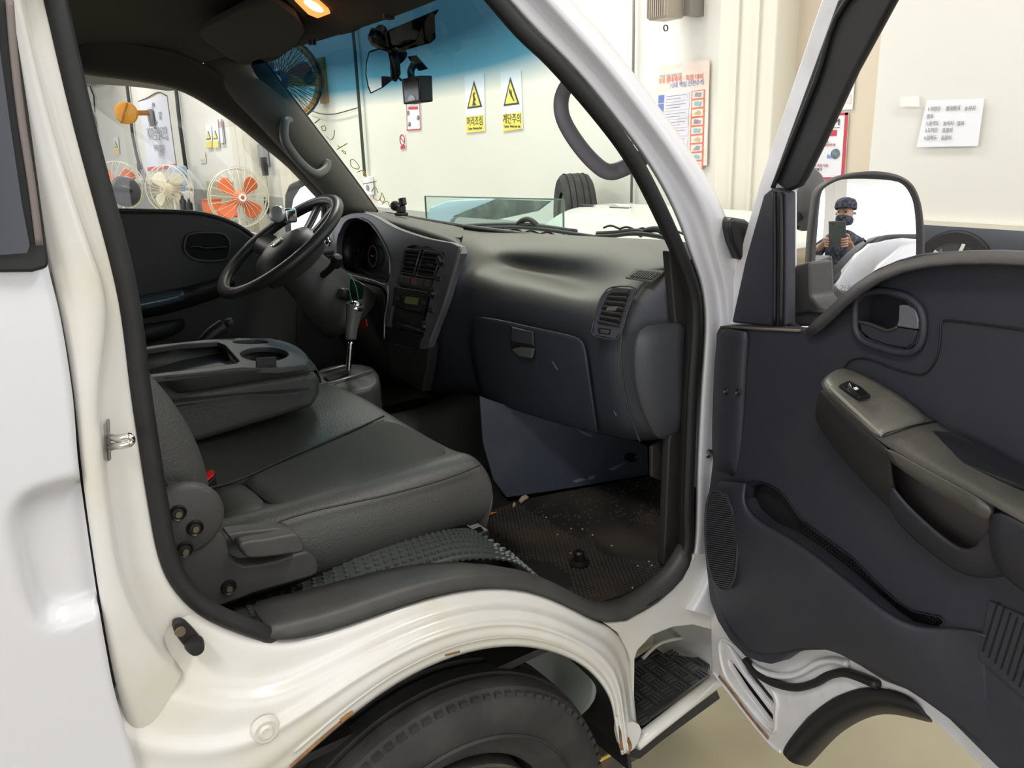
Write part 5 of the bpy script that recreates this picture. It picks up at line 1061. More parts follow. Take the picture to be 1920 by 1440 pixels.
# shade patch behind the mirror foot and the mirror
def WSP(u, v):   # point on the inside of the windshield
    a = PX(u, v, .30); lo, hi = .1, .8
    for _ in range(30):
        m = (lo+hi)/2; p = PX(u, v, m); zz_ = 1.30+(.755-.62*abs(p.y)**2*.45-m)*(1.825-1.292)/(.52)
        if p.z < zz_-.0: lo = m
        else: hi = m
    return p
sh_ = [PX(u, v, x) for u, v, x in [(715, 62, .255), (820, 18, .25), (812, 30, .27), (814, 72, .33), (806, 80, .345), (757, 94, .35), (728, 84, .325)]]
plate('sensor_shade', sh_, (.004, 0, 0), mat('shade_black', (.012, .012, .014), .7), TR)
nM = V((.30, -.95, -.06)).normalized(); pM = PY(712, 130, .0)
def MP(pts, l=0.): return [PL(u, v, pM+nM*l, nM) for u, v in pts]
mi = empty('interior_mirror', pM, parent=TR)
go = [(693, 99), (710, 93), (727, 97), (731, 116), (733, 150), (718, 162), (696, 173), (691, 160), (687, 138), (688, 118)]
plate('mirror_glass', MP(go, .001), nM*-.002, mirror_m, mi); c0_ = sum(MP(go), V())/len(go)
plate('housing', [c0_+(p-c0_)*1.08 for p in MP(go, -.001)], nM*-.012+V((.005, -.006, 0)), blk, mi, bevel=.003)
bkp = PX(738, 118, .33)
sweep('rear_shell', [PX(733, 98, .31), PX(740, 118, .325), PX(742, 138, .33), PX(738, 152, .325)], circ(.012, 10, .02), blk, mi, scale=[.7, 1, 1, .6])
tube('stem', [PX(735, 100, .31), PX(722, 82, .30), PX(712, 70, .29), PX(715, 58, .27)], .014, blk, mi); lathe('foot', [(0, 0), (.022, 0), (.022, .02), (.012, .03), (0, .03)], PX(712, 62, .28), (-.5, 0, -1), blk, mi, 20)
for u in (706, 717): cyl('stem_screw', PX(u, 79, .285), (-1, -1, 0), .0045, .006, chrome, mi, 10)
lathe('suction_pad', [(0, 0), (.024, .0), (.024, .008), (0, .012)], PX(748, 108, .36), (-.7, -.3, .6), blk, mi, 24)
tube('mirror_toggle', [PX(734, 148, .31), PX(741, 149, .31)], .004, blk, mi, sm=0)
# dash camera
dc = empty('dash_camera', PX(775, 170, .37), 'black box dash camera hanging from the windshield beside the rear-view mirror', 'dash camera')
cc_ = [PX(752, 148, .345), PX(787, 141, .345), PX(789, 191, .345), PX(756, 196, .345)]
bo = plate('body', cc_, (.030, -.006, 0), blk, dc, bevel=.003)
q4 = [bil(cc_, s, t)+V((-.0015, 0, 0)) for s, t in ((.14, .12), (.92, .10), (.93, .90), (.16, .92))]
plate('screen', q4, (.001, 0, 0), mat('camera_screen', (.03, .03, .035), .12), bo)
mk = [bil(q4, .5+.26*math.cos(a), .99-.26*math.sin(a))+V((-.0015, 0, 0)) for a in [math.pi*i/10 for i in range(11)]]
plate('screen_reflection', mk, (.001, 0, 0), mat('screen_reflection', (.75, .75, .85), .4, emit=(.7, .7, .85), estr=.3), bo)  # pale glowing half disc imitating a reflection on the camera screen
plate('mount_plate', [PX(u, v, .40) for u, v in [(763, 106), (780, 103), (801, 129), (785, 133), (774, 122)]], (.004, 0, 0), blk, dc, bevel=.001)
tube('neck', [PX(772, 146, .36), PX(770, 134, .37), PX(775, 122, .385)], .009, blk, dc); tube('cable', [PX(742, 140, .35), PX(748, 146, .35), PX(752, 150, .35)], .003, blk, dc)
# gold lettering on the windshield, read from outside
gold = mat('gold_lettering', (.80, .62, .16), .45, metal=.2)
stl = [[(590, 231), (600, 223)], [(602, 238), (606, 245), (611, 243), (609, 236), (602, 238)], [(613, 256), (620, 262), (626, 256), (627, 244)], [(632, 280), (651, 269)], [(633, 272), (638, 277)], [(641, 283), (648, 289), (647, 284), (641, 282)],
       [(657, 300), (659, 312), (671, 317), (673, 311), (664, 300), (657, 300)], [(670, 323), (680, 320), (687, 330), (684, 331), (680, 321)], [(681, 345), (706, 340)], [(697, 359), (703, 350), (709, 361)], [(701, 365), (701, 372), (711, 375), (716, 361)], [(712, 373), (717, 379), (721, 374), (717, 363)], [(716, 383), (726, 377), (731, 388)]]
for s in stl:
    if len(s) == 2: p = [WSP(*q) for q in s]; tube('gold_stroke', p, .0016, gold, ws_o, k=5, sm=0)
    else: tube('gold_stroke', [WSP(*q) for q in s], .0014, gold, ws_o, k=5, sm=4)
# striker and rubber stop on the rear pillar
st2 = empty('door_striker', PY(212, 828, -.80), parent=TR)
plate('striker_plate', Ys([(200, 790), (206, 786), (209, 862), (203, 866)], -.812), (0, .006, 0), steel, st2, bevel=.001)
tube('striker_loop', [PY(205, 818, -.80), PY(222, 822, -.835), PY(240, 818, -.845), PY(246, 825, -.845), PY(240, 832, -.845), PY(222, 836, -.835), PY(205, 838, -.80)], .0045, chrome, st2)
stp_ = plate('door_stop', Ys([(326, 1171), (336, 1165), (350, 1168), (376, 1196), (379, 1210), (368, 1222), (356, 1222), (330, 1192)], -.812), (0, .012, 0), rub, TR, bevel=.002, smooth=2)
lathe('stop_buffer', [(0, .016), (.009, .015), (.011, .008), (.012, 0)], PY(364, 1207, -.813), (0, -1, 0), rub, stp_, 20); lathe('stop_screw', [(0, .003), (.006, .003), (.007, 0)], PY(338, 1184, -.813), (0, -1, 0), MATS['dull_brass'], stp_, 16)
tag(None, None) if False else None
# ================================================================ THE OPENED RIGHT DOOR
RD = empty('right_door', DL(0, .5), parent=TR)
tl = [(1350, 611), (1400, 612), (1467, 615), (1505, 618), (1522, 610), (1545, 590), (1568, 562), (1600, 532), (1640, 505), (1680, 488), (1723, 476), (1790, 472), (1850, 471), (1920, 474)]
bl = [(1870, 1440), (1780, 1350), (1707, 1297), (1657, 1278), (1613, 1250), (1570, 1226), (1547, 1219), (1507, 1220), (1480, 1227), (1460, 1241), (1443, 1246), (1423, 1242), (1397, 1232), (1367, 1200), (1347, 1168), (1330, 1122), (1322, 1050), (1322, 965), (1331, 900), (1337, 850), (1337, 760), (1341, 660), (1342, 625)]
out = Ds(tl)+[DL(.70, 1.425), DL(.93, 1.42), DL(.95, 1.35), DL(.95, .92), DL(.90, .86), DL(.72, .80)]+Ds(bl)
lip = [(1400, 907), (1395, 937), (1407, 960), (1433, 983), (1473, 1002), (1513, 1027), (1567, 1070), (1617, 1110), (1647, 1133), (1673, 1157), (1693, 1172), (1730, 1180), (1757, 1177)]
upp = [(1770, 1167), (1763, 1157), (1713, 1147), (1680, 1127), (1647, 1097), (1600, 1048), (1533, 998), (1500, 973), (1488, 955), (1474, 934), (1458, 918), (1438, 907), (1417, 902)]
def recess(a, k=1): return Ds(a, 0)
hr_ = [(1606, 600), (1609, 570), (1622, 553), (1660, 550), (1697, 562), (1722, 585), (1726, 615), (1718, 642), (1700, 656), (1660, 648), (1622, 634), (1608, 618)]
tr2 = plate('trim_panel', out, DN*-.028, trim_m, RD, holes=[Ds(lip+upp), Ds(hr_)], bevel=.006)
# shaped relief of the panel: rolled upper shoulder
def Gd(r): return [PD(u, v, o) for u, v, o in r]
sh0 = [(1505, 618, 0), (1545, 590, 0), (1600, 532, .0), (1680, 488, 0), (1790, 472, 0), (1930, 474, 0), (2080, 490, 0)]
sh1 = [(1518, 640, .012), (1560, 600, .02), (1615, 545, .026), (1690, 505, .028), (1795, 492, .028), (1930, 496, .028), (2080, 512, .028)]
sh2 = [(1530, 670, .008), (1572, 632, .014), (1627, 580, .020), (1702, 545, .022), (1800, 540, .022), (1930, 545, .022), (2080, 560, .022)]
sh3 = [(1535, 690, .0), (1590, 660, .002), (1650, 640, .002), (1745, 600, .004), (1800, 604, .004), (1930, 622, .004), (2080, 640, .004)]
sh_top = mat('door_shoulder', (.040, .036, .036), .55, bump=.35, bscale=900)
grid('upper_shoulder', [Gd(sh0), Gd(sh1)], sh_top, RD, 1, .003)
# the pocket front, standing proud of the panel
lp_ = [(1400, 907), (1395, 937), (1407, 960), (1433, 983), (1473, 1002), (1513, 1027), (1567, 1070), (1617, 1110), (1673, 1157), (1730, 1180), (1790, 1178), (1850, 1190)]
lb_ = [(1345, 900), (1330, 980), (1328, 1060), (1350, 1150), (1390, 1215), (1440, 1230), (1490, 1215), (1545, 1210), (1620, 1245), (1700, 1288), (1790, 1350), (1880, 1430)]
rows = [[PD(u, v, .004) for u, v in lp_], [PD(u, v, .030) for u, v in lp_]]
kk_ = [.6, .9]+[1]*7+[.5, .1, .02]
rows = [[PD(u, v, .004) for u, v in lp_], [PD(u, v, .004+.026*k) for (u, v), k in zip(lp_, kk_)]]
for t, o in ((.08, .032), (.3, .031), (.6, .020), (.85, .008), (1, .0)): rows.append([PD(a+(c_-a)*t, b+(d-b)*t, .004*min(1, k)+o*k-(.003 if k < .05 else 0)) for (a, b), (c_, d), k in zip(lp_, lb_, kk_)])
grid('pocket_front', rows, trim_m, RD, 2, .003)
pk2 = [PD(u, v, -.03) for u, v in lip+upp]
grid('pocket_lining', [Ds(lip+upp, -.004), [p+DN*-.025+V((0, 0, -.01)) for p in Ds(lip+upp)]], trim_m, RD, 0, .002, closed=True)
plate('pocket_back', [p+DN*-.024+V((0, 0, -.01)) for p in Ds([(1370, 890), (1440, 880), (1560, 960), (1700, 1090), (1800, 1150), (1790, 1210), (1680, 1200), (1500, 1060), (1380, 980)])], DN*-.003, mat('pocket_liner', (.012, .012, .013), .6), RD)
parts = []
for i in range(46):
    for j in range(5):
        t = i/45; a = (1500+t*245, 990+t*172); parts.append(bxd(PD(a[0]+j*5+6, a[1]-j*3.5-3, -.023)+V((0, 0, -.008)), (.0022, .0022, .0022)))
pf_ = multi('pocket_grip_dots', parts, hardp, RD); pf_['kind'] = 'stuff'
# speaker grille
spk = [(1335, 921), (1352, 925), (1370, 948), (1380, 988), (1383, 1030), (1378, 1080), (1365, 1104), (1350, 1102), (1335, 1080), (1325, 1040), (1323, 980), (1327, 940)]
sg = plate('speaker_grille', Ds(spk, .030), DN*-.022, trim_m, RD, smooth=3, bevel=.004)
parts = []
c1s, c2s = V((1353, 1012, 0)), None
for i in range(44):
    v = 928+i*4.0; k = math.sqrt(max(0, 1-((v-1012)/92)**2)); a, b = PD(1353-28*k, v-4*k, .0315), PD(1353+27*k, v+5*k, .0315); d = b-a
    if k > .15: parts.append(([a, b, b+V((0, 0, .0016)), a+V((0, 0, .0016)), a+DN*.0012, b+DN*.0012, b+DN*.0012+V((0, 0, .0016)), a+DN*.0012+V((0, 0, .0016))], [(0, 1, 2, 3), (4, 5, 6, 7), (0, 1, 5, 4), (2, 3, 7, 6), (1, 2, 6, 5), (0, 3, 7, 4)]))
g2 = multi('grille_ribs', parts, mat('grille_rib', (.060, .060, .062), .5), sg); g2['kind'] = 'stuff'
tube('grille_rim', Ds(spk, .030), .0025, trim_m, sg, closed=True, k=8, sm=4)
lathe('rubber_bumper', [(0, .02), (.006, .018), (.008, .008), (.005, .004), (.009, 0)], PD(1330, 851, -.005), -DD+V((0, 0, .05)), rub, RD, 16)
# front return edge of the trim block
grid('front_edge_roll', [Gd([(1349, 612, -.002), (1341, 660, -.002), (1337, 760, -.002), (1334, 880, -.002)]), Gd([(1372, 618, .014), (1362, 665, .014), (1358, 760, .014), (1352, 880, .006)]), Gd([(1398, 622, .012), (1392, 680, .012), (1388, 790, .010), (1372, 890, .002)]), Gd([(1406, 625, 0), (1400, 690, 0), (1396, 800, 0), (1380, 900, -.001)])], trim_m, RD, 2, .002)
for u, v in ((1362, 733), (1384, 735)): lathe('clip_hole', [(0, .0), (.003, .0), (.005, .003), (.006, .0)], PD(u, v, .014), DN, blk, RD, 14)
tube('dirt_smear', [PD(1352, 613, .004), PD(1500, 620, .002)], .0022, mat('dusty_brown', (.14, .11, .08), .8), RD, k=6)
# inner handle
hbz = sweep('handle_bezel', crom(Ds([(1604, 600), (1606, 566), (1622, 549), (1662, 546), (1700, 557), (1726, 580), (1732, 615), (1724, 648), (1702, 662), (1660, 655), (1620, 640), (1606, 622)], .004), 4, True), circ(.0048, 8), trim_m, RD, True)
outer_b = [(1604, 600), (1608, 566), (1628, 546), (1670, 545), (1706, 556), (1732, 582), (1740, 620), (1734, 652), (1712, 672), (1690, 668)]
plate('handle_cup', Ds(hr_, -.024), DN*-.004, mat('cup_dark', (.02, .02, .023), .35), hbz, smooth=2)
grid('cup_wall', [Ds(hr_, .002), Ds(hr_, -.024)], trim_m, hbz, 0, .002, closed=True)
plate('lever_cap', Ds([(1685, 572), (1700, 572), (1716, 580), (1722, 600), (1720, 618), (1680, 612), (1684, 600)], .004), DN*-.012, mat('bright_grey_cap', (.20, .20, .23), .3, metal=.3), hbz, bevel=.002)
plate('pull_lever', Ds([(1609, 603), (1625, 606), (1660, 619), (1674, 616), (1682, 613), (1719, 619), (1712, 642), (1698, 654), (1660, 647), (1632, 637), (1614, 622)], .002), DN*-.012, trim_m, hbz, bevel=.003)
tube('lever_edge', Ds([(1610, 603), (1632, 608), (1660, 619), (1674, 617), (1682, 613)], .003), .0018, hardp, hbz, k=6)
for px in ([(1582, 692), (1590, 680), (1607, 672), (1633, 674), (1683, 693), (1723, 702), (1743, 693), (1760, 660), (1764, 607)], [(1768, 603), (1780, 601), (1850, 609), (1930, 620), (2050, 640)]):
    tube('panel_seam', Ds(px, .001), .0014, mat('seam_black', (.008, .008, .009), .6), RD, k=6)
# armrest
f0 = [(1578, 693, 0), (1600, 698, 0), (1667, 731, 0), (1753, 793, 0), (1835, 838, 0), (1925, 886, 0), (2040, 950, 0)]
f1 = [(1560, 698, .035), (1582, 708, .038), (1640, 748, .045), (1722, 806, .05), (1800, 858, .052), (1895, 912, .052), (2010, 975, .052)]
f2 = [(1543, 712, .060), (1552, 728, .075), (1602, 772, .080), (1657, 820, .082), (1740, 868, .085), (1862, 930, .085), (1980, 1000, .085)]
f3 = [(1540, 722, .062), (1550, 740, .076), (1600, 785, .082), (1655, 834, .084), (1738, 882, .087), (1860, 945, .087), (1978, 1015, .087)]
grid('armrest_top', [Gd(f0), Gd(f1), Gd(f2), Gd(f3)], mat('armrest_dark_grey', (.072, .070, .062), .4, bump=.2, bscale=400, c2=(.095, .090, .08), vscale=20), RD, 2, .003)
sv = [[(1580, 694, .003), (1600, 699, .003), (1667, 732, .003), (1752, 793, .003)], [(1561, 701, .038), (1584, 711, .041), (1636, 750, .048), (1706, 806, .053)], [(1546, 714, .062), (1556, 730, .077), (1601, 769, .083), (1652, 815, .0855)], [(1543, 724, .064), (1553, 741, .079), (1599, 782, .085), (1650, 829, .0875)]]
svp = grid('switch_plate', [[p+V((0, 0, .003)) for p in Gd(r)] for r in sv], arm_m, RD, 2, .003)
tube('worn_edge', [PD(u, v, .084)+V((0, 0, .004)) for u, v in [(1556, 732), (1600, 773), (1654, 822)]], .0028, mat('worn_pale', (.26, .24, .21), .4), svp, k=8)
tube('pinstripe', [PD(1655, 822, .086)+V((0, 0, .003)), PD(1706, 807, .055)+V((0, 0, .005)), PD(1754, 794, .004)+V((0, 0, .003))], .0014, blk, svp, k=5)
nS = (PD(1540, 720, .06)-PD(1600, 698, 0)).cross(PD(1700, 800, .04)-PD(1600, 698, 0)).normalized()
if nS.z < 0: nS = -nS
pS = PD(1606, 728, .045)+nS*.007
def SP_(pts, l=0.): return [PL(u, v, pS+nS*l, nS) for u, v in pts]
wsw = plate('window_switch', SP_([(1573, 721), (1592, 713), (1615, 725), (1633, 741), (1608, 745), (1592, 735)]), nS*-.008, blk, svp, bevel=.001)
plate('rocker', SP_([(1590, 716), (1614, 726), (1631, 740), (1610, 743), (1598, 730)], .006), nS*-.006, mat('gloss_black', (.012, .012, .013), .12), wsw, bevel=.0015)
plate('switch_icon', SP_([(1600, 727), (1606, 725), (1610, 729), (1604, 731)], .0066), nS*-.0006, paper, wsw)
grid('armrest_front', [Gd([(1541, 722, .062), (1551, 741, .077), (1600, 786, .083), (1655, 835, .085), (1672, 845, .085)]), Gd([(1531, 760, .050), (1548, 800, .060), (1600, 850, .066), (1650, 895, .066), (1670, 905, .066)]), Gd([(1530, 785, .028), (1556, 826, .030), (1606, 880, .030), (1665, 945, .030), (1695, 955, .030)]), Gd([(1534, 792, .0), (1562, 838, .0), (1615, 898, .0), (1680, 965, .0), (1720, 985, .0)])], dark_m, RD, 2, .003)
grid('armrest_lower', [Gd([(1672, 905, .066), (1690, 940, .055), (1780, 1020, .050), (1812, 1034, .050), (1838, 1022, .055), (1853, 978, .075)]), Gd([(1665, 930, .045), (1682, 962, .040), (1775, 1045, .036), (1815, 1060, .036), (1870, 1050, .04), (1900, 1010, .06)]), Gd([(1670, 955, 0), (1690, 990, 0), (1780, 1065, 0), (1830, 1085, 0), (1890, 1080, 0), (1930, 1060, .0)])], trim_m, RD, 2, .003)
grid('armrest_rear', [Gd([(1862, 945, .087), (1978, 1015, .087)]), Gd([(1852, 985, .08), (1980, 1060, .08)]), Gd([(1860, 1050, .05), (1985, 1120, .05)]), Gd([(1890, 1090, 0), (2000, 1160, 0)])], trim_m, RD, 2, .003)
plate('armrest_insert', Gd([(1668, 840, .02), (1760, 880, .02), (1860, 940, .02), (1856, 985, .02), (1838, 1026, .02), (1812, 1038, .02), (1782, 1026, .02), (1700, 945, .02), (1670, 890, .02)]), DN*-.004, mat('insert_brown_grey', (.070, .062, .060), .5), RD)
grid('grip_bar', [Gd([(1657, 834, .086), (1740, 882, .089), (1862, 945, .089)]), Gd([(1664, 850, .088), (1740, 897, .091), (1858, 965, .091)]), Gd([(1680, 872, .080), (1735, 912, .080), (1851, 980, .080)]), Gd([(1680, 868, .055), (1735, 908, .055), (1851, 975, .055)])], mat('armrest_dark_grey', (0, 0, 0)), RD, 2, .004)
cupd = [(1718, 822, .043), (1740, 816, .033), (1785, 820, .018), (1835, 843, .014), (1925, 890, .012), (1925, 925, .05), (1867, 906, .055), (1800, 876, .058)]
plate('grip_recess', [PD(u, v, o)+V((0, 0, .0065)) for u, v, o in cupd], V((0, 0, -.003)), mat('recess_blue_black', (.016, .017, .022), .3), RD)
# slotted vent low on the rear of the trim
for i in range(8):
    a, b = (1840+i*11.5, 1221+i*11), (1868+i*12.5, 1130+i*9)
    plate('trim_slot', Ds([(a[0], a[1]), (a[0]+3.6, a[1]+2), (b[0]+3.6, b[1]+1), (b[0], b[1])], .0052), DN*-.003, void, RD)
plate('slot_field', Ds([(1832, 1235), (1852, 1126), (2010, 1195), (1990, 1370)], .0045), DN*-.006, trim_m, RD, bevel=.002)
# --- sheet metal of the door
arch = [(1465, 1408), (1513, 1345), (1563, 1308), (1613, 1290), (1660, 1290)]
sm_ = [(1348, 600), (1342, 700), (1336, 850), (1332, 960), (1330, 1060), (1332, 1160), (1336, 1258), (1380, 1314), (1440, 1389), (1465, 1409)]
mo = Ds(sm_, -.03)+Ds(arch[1:], -.03)+Ds([(1700, 1312), (1747, 1349), (1813, 1410), (1843, 1440)], -.03)+[DL(.66, .745, -.03), DL(.76, .80, -.03), DL(.9, .84, -.03), DL(.97, .92, -.03), DL(.97, 1.40, -.03)]+Ds([(1920, 490), (1790, 488), (1700, 495), (1640, 520), (1590, 560), (1560, 600), (1500, 630)], -.03)
slot1 = Ds([(1363, 1208), (1368, 1208), (1408, 1258), (1447, 1307), (1451, 1318), (1447, 1324), (1432, 1310), (1395, 1262)], -.03)
slot2 = Ds([(1365, 1237), (1371, 1239), (1410, 1290), (1448, 1340), (1449, 1355), (1438, 1350), (1395, 1293), (1367, 1249)], -.03)
fm_ = plate('inner_sheet_metal', mo, DN*-.012, paint_d, RD, holes=[slot1, slot2], bevel=.002)
plate('slot_backing', Ds([(1350, 1190), (1375, 1190), (1460, 1300), (1462, 1372), (1430, 1370), (1350, 1265)], -.05), DN*-.004, mat('slot_grey', (.05, .05, .05), .6), RD)
tube('hem_flange', Ds([(1336, 1258), (1380, 1314), (1440, 1389), (1465, 1410)], -.03), .004, paint_d, RD, k=8)
tube('rust_seam', Ds([(1348, 1268), (1368, 1292), (1392, 1325), (1418, 1358), (1440, 1384)], -.0255), .0024, rust, RD, k=6)
tube('pressed_rib', Ds([(1352, 1200), (1358, 1262), (1400, 1320), (1448, 1372), (1455, 1340), (1452, 1300), (1400, 1232)], -.029), .0035, paint_d, RD, closed=True, k=8)
# outer skin of the door
sk_ = Ds([(1345, 600), (1335, 850), (1330, 1060), (1336, 1258), (1465, 1409)], -.10)
arc_o = [DL(.25+.0, .50, -.10)]
sk_ = [DL(.0, 1.22, -.10), DL(-.01, .97, -.10), DL(.015, .52, -.10), DL(.24, .52, -.10), DL(.28, .60, -.10), DL(.34, .69, -.10), DL(.42, .745, -.10), DL(.50, .76, -.10), DL(.58, .755, -.10), DL(.66, .74, -.10), DL(.80, .80, -.10), DL(.97, .86, -.10), DL(.98, 1.40, -.10), DL(.55, 1.40, -.10), DL(.40, 1.375, -.10), DL(.30, 1.33, -.10), DL(.20, 1.24, -.10)]
plate('outer_skin', sk_, DN*-.012, paint, RD, bevel=.006)
plate('hinge_edge', [DL(-.012, .52, -.035), DL(-.012, 1.22, -.035), DL(-.012, 1.22, -.10), DL(-.012, .52, -.10)], DD*.008, paint_d, RD)
# rubber seals: wavy weatherstrip and wheel-arch seal
sweep('wavy_weatherstrip', crom(Ds([(1398, 1236), (1410, 1252), (1427, 1267), (1455, 1282), (1493, 1289), (1527, 1281), (1553, 1267), (1580, 1261), (1607, 1268), (1645, 1284)], -.022), 5), circ(.0085, 10, .007), rub, RD)
grid('arch_seal', [Ds([(1465, 1407), (1513, 1343), (1563, 1307), (1613, 1288), (1663, 1289), (1705, 1305)], -.028), Ds([(1471, 1416), (1520, 1352), (1570, 1318), (1618, 1300), (1668, 1300), (1720, 1322)], -.020), Ds([(1478, 1424), (1535, 1365), (1583, 1334), (1625, 1315), (1672, 1312), (1735, 1338)], -.032), Ds([(1488, 1432), (1550, 1368), (1588, 1344), (1630, 1325), (1673, 1320), (1745, 1348)], -.026), Ds([(1510, 1435), (1555, 1382), (1585, 1360), (1632, 1338), (1673, 1333), (1748, 1352)], -.05), Ds([(1514, 1440), (1560, 1386), (1590, 1362), (1634, 1340), (1675, 1335), (1750, 1356)], -.09)], rub, RD, 2, .002)
tube('white_wave_rib', Ds([(1412, 1248), (1437, 1262), (1470, 1268), (1500, 1262), (1530, 1245), (1560, 1238), (1590, 1244)], -.026), .006, paint_d, RD, k=10)
# window frame
wf_o = Ds([(1345, 612), (1425, 335), (1538, 0)], -.035)+[DL(.335, 1.86, -.035), DL(.45, 1.885, -.035), DL(.97, 1.89, -.035), DL(.99, 1.42, -.035), DL(.95, 1.42, -.035), DL(.94, 1.84, -.035), DL(.46, 1.84, -.035)]+Ds([(1645, 0), (1490, 322), (1478, 345), (1468, 360), (1468, 612)], -.035)
plate('window_frame', wf_o, DN*-.03, paint_d, RD, bevel=.006)
wf_i = Ds([(1447, 338), (1569, 0)], -.028)+[DL(.375, 1.83, -.028), DL(.95, 1.84, -.028), DL(.95, 1.79, -.028), DL(.52, 1.79, -.028)]+Ds([(1673, 0), (1600, 135), (1540, 265), (1507, 333), (1497, 349), (1475, 359), (1455, 345)], -.028)
plate('frame_rubber_trim', wf_i, DN*-.014, rub, RD, bevel=.005)
tube('frame_rubber_lip', Ds([(1449, 352), (1470, 300), (1530, 150), (1588, 0)], -.024)+[DL(.40, 1.80, -.024)], .004, rub, RD, k=8)
plate('sail_cover', Ds([(1431, 365), (1447, 352), (1474, 360), (1474, 611), (1456, 613), (1371, 605), (1396, 490)], -.018), DN*-.02, trim_m, RD, bevel=.004)
for u in (1452, 1464): tube('run_channel', Ds([(u, 360), (u+1, 480), (u, 609)], -.014), .0035, rub, RD, k=8)
# the pane is wound down into the door
plate('window_glass', [DL(.20, 1.16, -.07), DL(.36, 1.32, -.07), DL(.5, 1.37, -.07), DL(.92, 1.37, -.07), DL(.92, 1.0, -.07), DL(.20, 1.0, -.07)], DN*-.004, gl_m, RD)
tube('belt_rubber', Ds([(1480, 607), (1515, 622), (1545, 600)], -.032)+[DL(.36, 1.36, -.032), DL(.5, 1.405, -.032), DL(.95, 1.405, -.032)], .006, rub, RD, k=8)
# --- door mirror
MM = empty('right_door_mirror', PD(1625, 450, -.16), parent=TR)
q0 = PD(1585, 400, -.155); HEAD = EYE+V((-.30, -.34, .15))
nm = ((EYE-q0).normalized()+(HEAD-q0).normalized()).normalized()
RM = 1.25; CS = q0-nm*RM      # centre of the convex mirror sphere
def onS(u, v):
    d = ray(u, v).normalized(); oc = EYE-CS; b = d.dot(oc); c_ = oc.dot(oc)-RM*RM; D_ = b*b-c_
    return EYE+d*(-b-math.sqrt(max(D_, 0)))
mg = [(1538, 372), (1547, 350), (1567, 339), (1600, 335), (1660, 337), (1690, 344), (1707, 365), (1715, 395), (1718, 450), (1716, 520), (1708, 552), (1680, 564), (1620, 566), (1567, 563), (1539, 558), (1529, 545), (1527, 517), (1530, 467)]
mgc = crom([V((u, v, 0)) for u, v in mg], 3, True); cn = V((1622, 452, 0)); rows = []
for t in (1, .9, .75, .6, .45, .3, .15, .02): rows.append([onS((cn+(p-cn)*t).x, (cn+(p-cn)*t).y) for p in mgc])
gls = grid('mirror_glass', rows, mirror_m, MM, 0, closed=True)
hz_ = [(1533, 355), (1560, 336), (1593, 326), (1640, 321), (1683, 327), (1711, 343), (1726, 372), (1733, 410), (1735, 470), (1730, 545), (1715, 575), (1670, 585), (1600, 586), (1545, 580), (1520, 560), (1516, 510), (1520, 440), (1526, 390)]
pm = PL(1622, 452, q0, nm); hq = crom([PL(u, v, q0+nm*.004, nm) for u, v in hz_], 3, True)
gq_ = [onS(p.x, p.y)+nm*.001 for p in mgc]
sh = [hq, [p+nm*-.02 for p in hq]]
r1 = [p for p in hq]; c0m = sum(hq, V())/len(hq)
fpts = [c0m+(p-c0m)*.955+nm*.006 for p in hq]
back = [[c0m+(p-c0m)*s-nm*d+V((-.0, 0, 0))+DD*(-sx) for p in hq] for s, d, sx in ((1.0, .0, 0), (1.03, .025, .006), (1.0, .055, .012), (.85, .085, .018), (.5, .10, .02), (.05, .105, .02))]
hs = grid('mirror_housing', [gq_ if len(gq_) == len(hq) else fpts, fpts]+back, mat('mirror_shell', (.035, .033, .033), .5, bump=.2, bscale=400), MM, 1, closed=True)
text('mirror_lettering', '사물이 거울에', onS(1572, 541)+nm*.001, PL(1600, 541, q0, nm)-PL(1560, 540, q0, nm), V((0, 0, 1)), .012, gry_i, MM)
plate('mirror_foot', Ds([(1480, 500), (1516, 490), (1519, 555), (1535, 575), (1560, 590), (1548, 612), (1478, 612)], -.06), DN*-.05, MATS['mirror_shell'], MM, bevel=.006)
tube('foot_seam', Ds([(1481, 585), (1550, 584)], -.058), .003, blk, MM, sm=0)
sweep('mirror_arm', [PD(1500, 540, -.08), PD(1520, 545, -.12), PD(1550, 520, -.20)], circ(.022, 10), MATS['mirror_shell'], MM)
# small round mirror on its own arm ahead of the door
rm2 = empty('round_front_mirror', PD(1508, 372, -.40), parent=TR)
pcr = PD(1510, 374, -.38); lathe('shell', [(0, .03), (.04, .026), (.062, .012), (.068, 0), (.064, -.006), (0, -.004)], pcr, (EYE-pcr).cross(V((0, 0, 1))).normalized()*.75+(EYE-pcr).normalized()*.6, mat('round_mirror_shell', (.10, .095, .095), .5), rm2, 32)
tube('arm', [PD(1508, 395, -.39), PD(1500, 405, -.36), PD(1480, 418, -.30), PD(1440, 432, -.25)], .009, blk, rm2); tube('bracket', [PD(1489, 395, -.36), PD(1492, 425, -.33)], .008, blk, rm2)
cb2 = plate('mirror_bracket_cover', [PY(u, v, -.84) for u, v in [(1372, 408), (1400, 412), (1425, 430), (1405, 478), (1390, 492), (1372, 455), (1366, 425)]], (.02, .05, 0), blk, rm2, bevel=.008)
plate('nose_corner', [PY(u, v, -.80) for u, v in [(1380, 480), (1395, 520), (1405, 600), (1402, 800), (1385, 1100)]]+[V((.86, -.80, .45)), V((.88, -.80, .9)), V((.80, -.80, 1.2)), V((.64, -.80, 1.35))], (0, .03, 0), paint, TR, bevel=.01)

